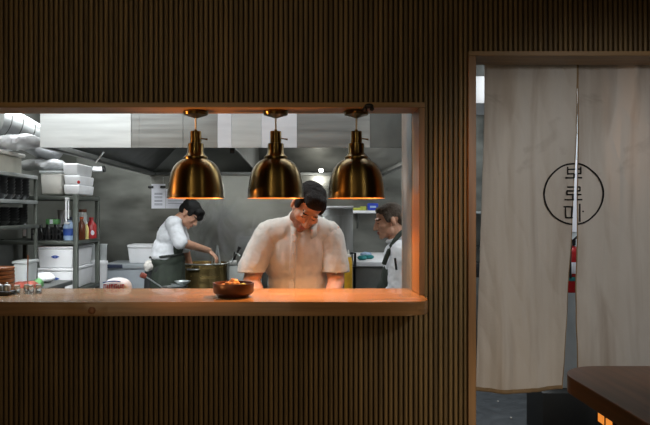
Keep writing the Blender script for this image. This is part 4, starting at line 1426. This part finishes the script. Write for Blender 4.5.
ripple(me, .008, 12, (1, 1, .8), 5); ripple(me, .004, 26, (1, 1, 1), 6)
obj('t_shirt', me, GREYCLOTH, t, True, 180)
b = bm_new()
ell(b, P(167.5, 262, d2), (.152, .178, .075)); cap(b, P(168.5, 268, d2 - .02), P(168, 310, d2 - .02), .15, .16); ell(b, P(168, 320, d2), (.16, .19, .16))
ell(b, P(178, 247, d2), (.035, .12, .1)); ell(b, P(172.5, 261, d2), (.11, .168, .07), Euler((0, R(-18), 0)).to_matrix()); ell(b, P(168, 287, d2), (.16, .24, .32))
me = remeshed(b, .01, 3); ripple(me, .014, 9, (1, 1, .3), 8)
ap = obj('apron', me, APRON, t, True, 180)
b = bm_new(); pts = []
for i in range(17):
    a = PI * 2 * i / 16
    pts.append(nk + Vector((-.016 + .066 * math.cos(a), .07 * math.sin(a), -.004 - .02 * math.cos(a))))
tube(b, pts, .0095, 8); obj('neck_strap', b, APRON, ap)
b = bm_new(); tube(b, arc(P(150, 257.5, d2 - .03), P(166, 257, d2 - .33), P(183, 254, d2 - .02), 12), .011, 8); obj('waist_tie', b, APRONDARK, ap)
b = bm_new()
legs(b, hip2, feet2, (1, 0, 0), 1.13); ell(b, hip2, (.13, .16, .13)); cap(b, P(150.5, 268, d2 - .03), P(150, 300, d2 - .03), .05, .06)
obj('trousers', remeshed(b, .012, 3), TROUSER, t, True, 180)
b = bm_new(); shoes(b, feet2, (1, 0, 0)); obj('shoes', remeshed(b, .01, 2), SHOE, t, True, 180)
b = bm_new(); ell(b, P(149.5, 265.5, d2 - .08), (.05, .05, .045)); ell(b, P(148, 268.5, d2 - .08), (.03, .04, .03))
me = remeshed(b, .008, 3); ripple(me, .01, 22)
o = obj('towel', me, WHITECLOTH, t, True, 180); o['label'] = 'white towel tucked at the back of the waist'
hr = hair_shell([((0, .022, .055), (.087, .104, .08)), ((0, .07, .0), (.07, .055, .06)), ((0, -.07, .075), (.068, .045, .042)), ((.0, -.108, .04), (.045, .024, .034)),
                 ((-.072, -.02, .03), (.014, .03, .04)), ((.072, -.02, .03), (.014, .03, .04))], M2, .945, .004, 40, 4)
obj('hair', hr, HAIRBLACK, t, True, 180)

# whisk-like strainer handle held in the hand
b = bm_new(); tube(b, [P(211.5, 248, d2 + .26), P(212.5, 256, d2 + .3), P(212, 266, d2 + .34)], .006, 8)
tag(obj('spoon', b, SHELFEDGE), 'steel spoon held upright in the cook\'s hand over the stock pot', 'spoon')

# ---- the older cook beyond the steel panel
d3 = 4.9
M3 = Matrix.Translation(P(388.5, 220, d3)) @ Matrix.Rotation(R(-84), 4, 'Z') @ Matrix.Rotation(R(14), 4, 'X')
k3 = 1.03
t = thing('person', 'older cook with cropped greying hair in white jacket and dark apron, looking down', 'person', (X(405, d3), d3, 0))
nk3 = P(397.5, 239, d3)
ch3, be3 = P(404, 262, d3), P(404, 285, d3)
hip3 = P(405, 306, d3)
sn, sf = P(403, 252, d3 - .18), P(400, 252, d3 + .17)
en, hn3 = P(399, 289, d3 - .2), P(384, 306, d3 - .1)
ef, hf3 = P(396, 289, d3 + .2), P(383, 306, d3 + .1)
feet3 = [(hip3.x, d3 + .1, 0), (hip3.x, d3 - .1, 0)]
b = bm_new()
head_prims(b, M3, k3)
cap(b, nk3 + Vector((.01, 0, -.03)), M3 @ Vector((0, .025, -.06)), .066, .06)
ell(b, ch3, (.11, .165, .17)); ell(b, be3, (.12, .15, .16)); ell(b, hip3, (.12, .15, .14))
cap(b, sn, sf, .058)
for s_, e_, w_ in ((sn, en, hn3), (sf, ef, hf3)):
    cap(b, s_, e_, .057, .047); cap(b, e_, w_, .046, .031)
hand_prims(b, hn3, (-.8, .1, -.4), (-.3, 0, .9), (0, 1, 0), 1, .4)
hand_prims(b, hf3, (-.8, -.1, -.4), (-.3, 0, .9), (0, -1, 0), 1, .4)
legs(b, hip3, feet3, (-1, 0, 0))
me = remeshed(b, .005, 2)
paint_face(me, M3, k3)
obj('body', me, [SKIN2, LIPS, HAIRBROWN, STUBBLE], t, True, 180)
b = bm_new()
ell(b, ch3 + Vector((-.0, 0, 0)), (.145, .19, .19)); ell(b, be3, (.15, .18, .18)); ell(b, hip3, (.15, .18, .16)); cap(b, sn, sf, .08)
ell(b, nk3 + Vector((.03, 0, -.05)), (.085, .12, .06), Euler((0, R(-25), 0)).to_matrix())
cap(b, sn, en, .082, .078); cap(b, sf, ef, .08, .076)
cap(b, en, en + (hn3 - en) * .25, .072, .066)
me = remeshed(b, .008, 4)
ripple(me, .013, 10, (1, 1, .8), 12); ripple(me, .006, 22, (1, 1, .8), 13)
jk3 = obj('chef_jacket', me, GREYCLOTH, t, True, 180)
b = bm_new(); pts = []
for i in range(15):
    a = R(20) + R(320) * i / 14
    pts.append(nk3 + Vector((.006 + .078 * math.cos(a), .08 * math.sin(a), .01 + .03 * math.cos(a))))
tube(b, pts, .014, 10); obj('collar', b, GREYCLOTH, jk3)
b = bm_new(); tube(b, [P(395, 258, d3 - .285), P(396.5, 270, d3 - .29)], .008, 8); obj('pen', b, BLACKPLASTIC, jk3)
b = bm_new()
ell(b, P(391, 287, d3), (.07, .14, .2)); cap(b, P(394, 292, d3), P(398, 350, d3), .13, .15)
me = remeshed(b, .01, 3); ripple(me, .01, 9, (1, 1, .3), 3)
ap3 = obj('apron', me, APRON, t, True, 180)
b = bm_new(); tube(b, arc(P(403, 231.5, d3 - .1), P(392, 240, d3 - .225), P(384, 264, d3 - .16), 12), .017, 8); obj('neck_strap', b, APRON, ap3)
b = bm_new()
legs(b, hip3, feet3, (-1, 0, 0), 1.13); ell(b, hip3, (.14, .17, .14))
obj('trousers', remeshed(b, .012, 3), TROUSER, t, True, 180)
b = bm_new(); shoes(b, feet3, (-1, 0, 0)); obj('shoes', remeshed(b, .01, 2), SHOE, t, True, 180)
hr = hair_shell([((0, .022, .044), (.0785, .0965, .0765)), ((0, -.04, .082), (.05, .036, .026)), ((0, .075, -.005), (.066, .042, .058)), ((-.07, -.012, .025), (.012, .03, .04)), ((.07, -.012, .025), (.012, .03, .04))], M3, k3, .003, 60, 6)
obj('hair', hr, HAIRGREY, t, True, 180)

# ------------------------------------------------------------------ steam over the pot
def steam():
    m = bpy.data.materials.new('steam')
    m.use_nodes = True
    nt = m.node_tree
    for n_ in list(nt.nodes):
        nt.nodes.remove(n_)
    out = nt.nodes.new('ShaderNodeOutputMaterial')
    v = nt.nodes.new('ShaderNodeVolumePrincipled')
    v.inputs['Color'].default_value = (.95, .95, .95, 1)
    v.inputs['Anisotropy'].default_value = .2
    tc = nt.nodes.new('ShaderNodeTexCoord')
    mp = nt.nodes.new('ShaderNodeMapping'); mp.inputs['Scale'].default_value = (4.5, 4.5, 2.6)
    nz = nt.nodes.new('ShaderNodeTexNoise'); nz.inputs['Scale'].default_value = 1; nz.inputs['Detail'].default_value = 5; nz.inputs['Distortion'].default_value = 1.2
    nt.links.new(tc.outputs['Object'], mp.inputs[0]); nt.links.new(mp.outputs[0], nz.inputs['Vector'])
    r = nt.nodes.new('ShaderNodeMapRange'); r.inputs[1].default_value = .49; r.inputs[2].default_value = .72; r.inputs[3].default_value = 0; r.inputs[4].default_value = 60
    nt.links.new(nz.outputs['Fac'], r.inputs[0])
    g = nt.nodes.new('ShaderNodeMapping'); g.inputs['Location'].default_value = (-.5, -.5, -.5)
    g.inputs['Scale'].default_value = (1, 1, 1)
    gr_ = nt.nodes.new('ShaderNodeTexGradient'); gr_.gradient_type = 'SPHERICAL'
    nt.links.new(tc.outputs['Generated'], g.inputs[0])
    g2 = nt.nodes.new('ShaderNodeMapping'); g2.inputs['Scale'].default_value = (2, 2, 2)
    nt.links.new(g.outputs[0], g2.inputs[0]); nt.links.new(g2.outputs[0], gr_.inputs[0])
    mu = nt.nodes.new('ShaderNodeMath'); mu.operation = 'MULTIPLY'
    nt.links.new(r.outputs[0], mu.inputs[0]); nt.links.new(gr_.outputs['Fac'], mu.inputs[1])
    nt.links.new(mu.outputs[0], v.inputs['Density'])
    nt.links.new(v.outputs[0], out.inputs['Volume'])
    return m


b = bm_new(); ell(b, (X(219, 6.78), 6.78, 1.40), (.4, .2, .38))
tag(obj('steam', b, steam()), 'wisps of white steam rising from the stock pot', 'steam', kind='stuff')

# ------------------------------------------------------------------ light
def area(name, loc, rot, size, e, col=(1, 1, 1), sy=None, spread=None):
    l = bpy.data.lights.new(name, 'AREA')
    l.energy = e; l.color = col; l.size = size
    if sy:
        l.shape = 'RECTANGLE'; l.size_y = sy
    if spread:
        l.spread = R(spread)
    o = bpy.data.objects.new(name, l); COL.objects.link(o)
    o.location = loc; o.rotation_euler = rot
    return o


def point(name, loc, e, col, r=.03):
    l = bpy.data.lights.new(name, 'POINT'); l.energy = e; l.color = col; l.shadow_soft_size = r
    o = bpy.data.objects.new(name, l); COL.objects.link(o); o.location = loc
    return o


def spot(name, loc, to, e, col, ang, blend=.6, r=.05):
    l = bpy.data.lights.new(name, 'SPOT'); l.energy = e; l.color = col; l.spot_size = R(ang); l.spot_blend = blend; l.shadow_soft_size = r
    o = bpy.data.objects.new(name, l); COL.objects.link(o); o.location = loc
    o.rotation_euler = (Vector(to) - Vector(loc)).to_track_quat('-Z', 'Y').to_euler()
    return o


COOL = (.93, .98, 1.0)
area('kitchen_tube', (-1.45, 3.5, 2.7), (0, 0, 0), 1.3, 34, COOL, .25)
area('kitchen_tube', (.3, 3.75, 2.7), (0, 0, 0), 1.2, 9, COOL, .25)
area('kitchen_tube', (-2.05, 5.6, 2.68), (0, 0, 0), .4, 32, COOL, 1.4)
area('kitchen_tube', (1.75, 4.3, 2.7), (0, 0, 0), .5, 24, COOL, 1.2)
area('kitchen_tube', (1.9, 6.3, 2.7), (0, 0, 0), .4, 22, COOL, .8)
area('kitchen_fill', (-1.25, 3.3, 2.13), (R(47), 0, 0), 1.2, 13, COOL, .08, 64)  # unseen light added behind the window head, brightens racks, cook and pot
area('hood_fill', (-.9, 4.42, 2.06), (R(52), 0, 0), 1.3, 9, COOL, .06, 110)  # added behind the hood fascia to brighten the cook and pot
area('hood_tube', (-.45, 5.9, 2.62), (0, 0, 0), 2.2, 46, COOL, .5)
point('hood_bulb', (lp.x, lp.y - .02, lp.z - .06), 6, (1, .97, .9), .05)
WARM = (1.0, .45, .14)
for px, e in ((195.7, 3), (275.7, 30), (356.3, 22)):
    spot('heat_bulb', (X(px, LD), LD, Z(195, LD)), (X(px, LD), LD, 0), e, WARM, 130, .8, .035)
# dining room: dim ceiling spots washing the slats, and a low warm glow by the table
spot('dining_spot', (-.9, .6, 2.85), (-.55, 3.0, 2.0), 15, (1, .84, .56), 60, 1, .08)
spot('dining_spot', (1.5, .4, 2.85), (.25, 3.0, 2.0), 10, (1, .84, .56), 50, 1, .08)
spot('dining_spot', (1.7, .6, 2.3), (1.38, 3.2, 1.25), 96, (1, .96, .92), 52, .85, .1)  # extra unseen spot, added to light the doorway curtain
spot('low_glow', (1.0, 1.9, .35), (.5, 3.0, .55), 9, (1, .68, .34), 110, 1, .1)
area('dining_glow', (-1.2, -1.0, 1.3), (R(90), 0, R(0)), 2.0, 11, (1, .72, .42), 1.4)
spot('jamb_fill', (-1.6, 2.2, .95), (.55, 3.1, 1.62), 120, (1, .42, .14), 17, 1, .05)  # out-of-frame spot added to turn the window jamb orange
spot('soffit_fill', (-1.75, 3.06, 1.34), (.1, 3.08, 1.97), 190, (1, .42, .14), 34, 1, .05)  # out-of-frame spot added to warm the underside of the window head
area('dining_bounce', (0, -.4, 2.9), (0, 0, 0), 2.5, 5, (1, .84, .64))

w = bpy.data.worlds.new('World'); S.world = w; w.use_nodes = True
w.node_tree.nodes['Background'].inputs[0].default_value = (.5, .45, .4, 1)
w.node_tree.nodes['Background'].inputs[1].default_value = .02

# ------------------------------------------------------------------ camera
c = bpy.data.cameras.new('Camera')
c.sensor_width = 36
c.lens = 36 * F / 650
c.shift_x = (325 - PX) / 650
co_ = bpy.data.objects.new('Camera', c); COL.objects.link(co_)
co_.location = (0, 0, EYE); co_.rotation_euler = (PI / 2, 0, 0)
c.clip_start = .05
S.camera = co_
S.view_settings.view_transform = 'Standard'
S.view_settings.look = 'None'
S.view_settings.exposure = 0
S.view_settings.gamma = 1
S.view_settings.use_curve_mapping = False
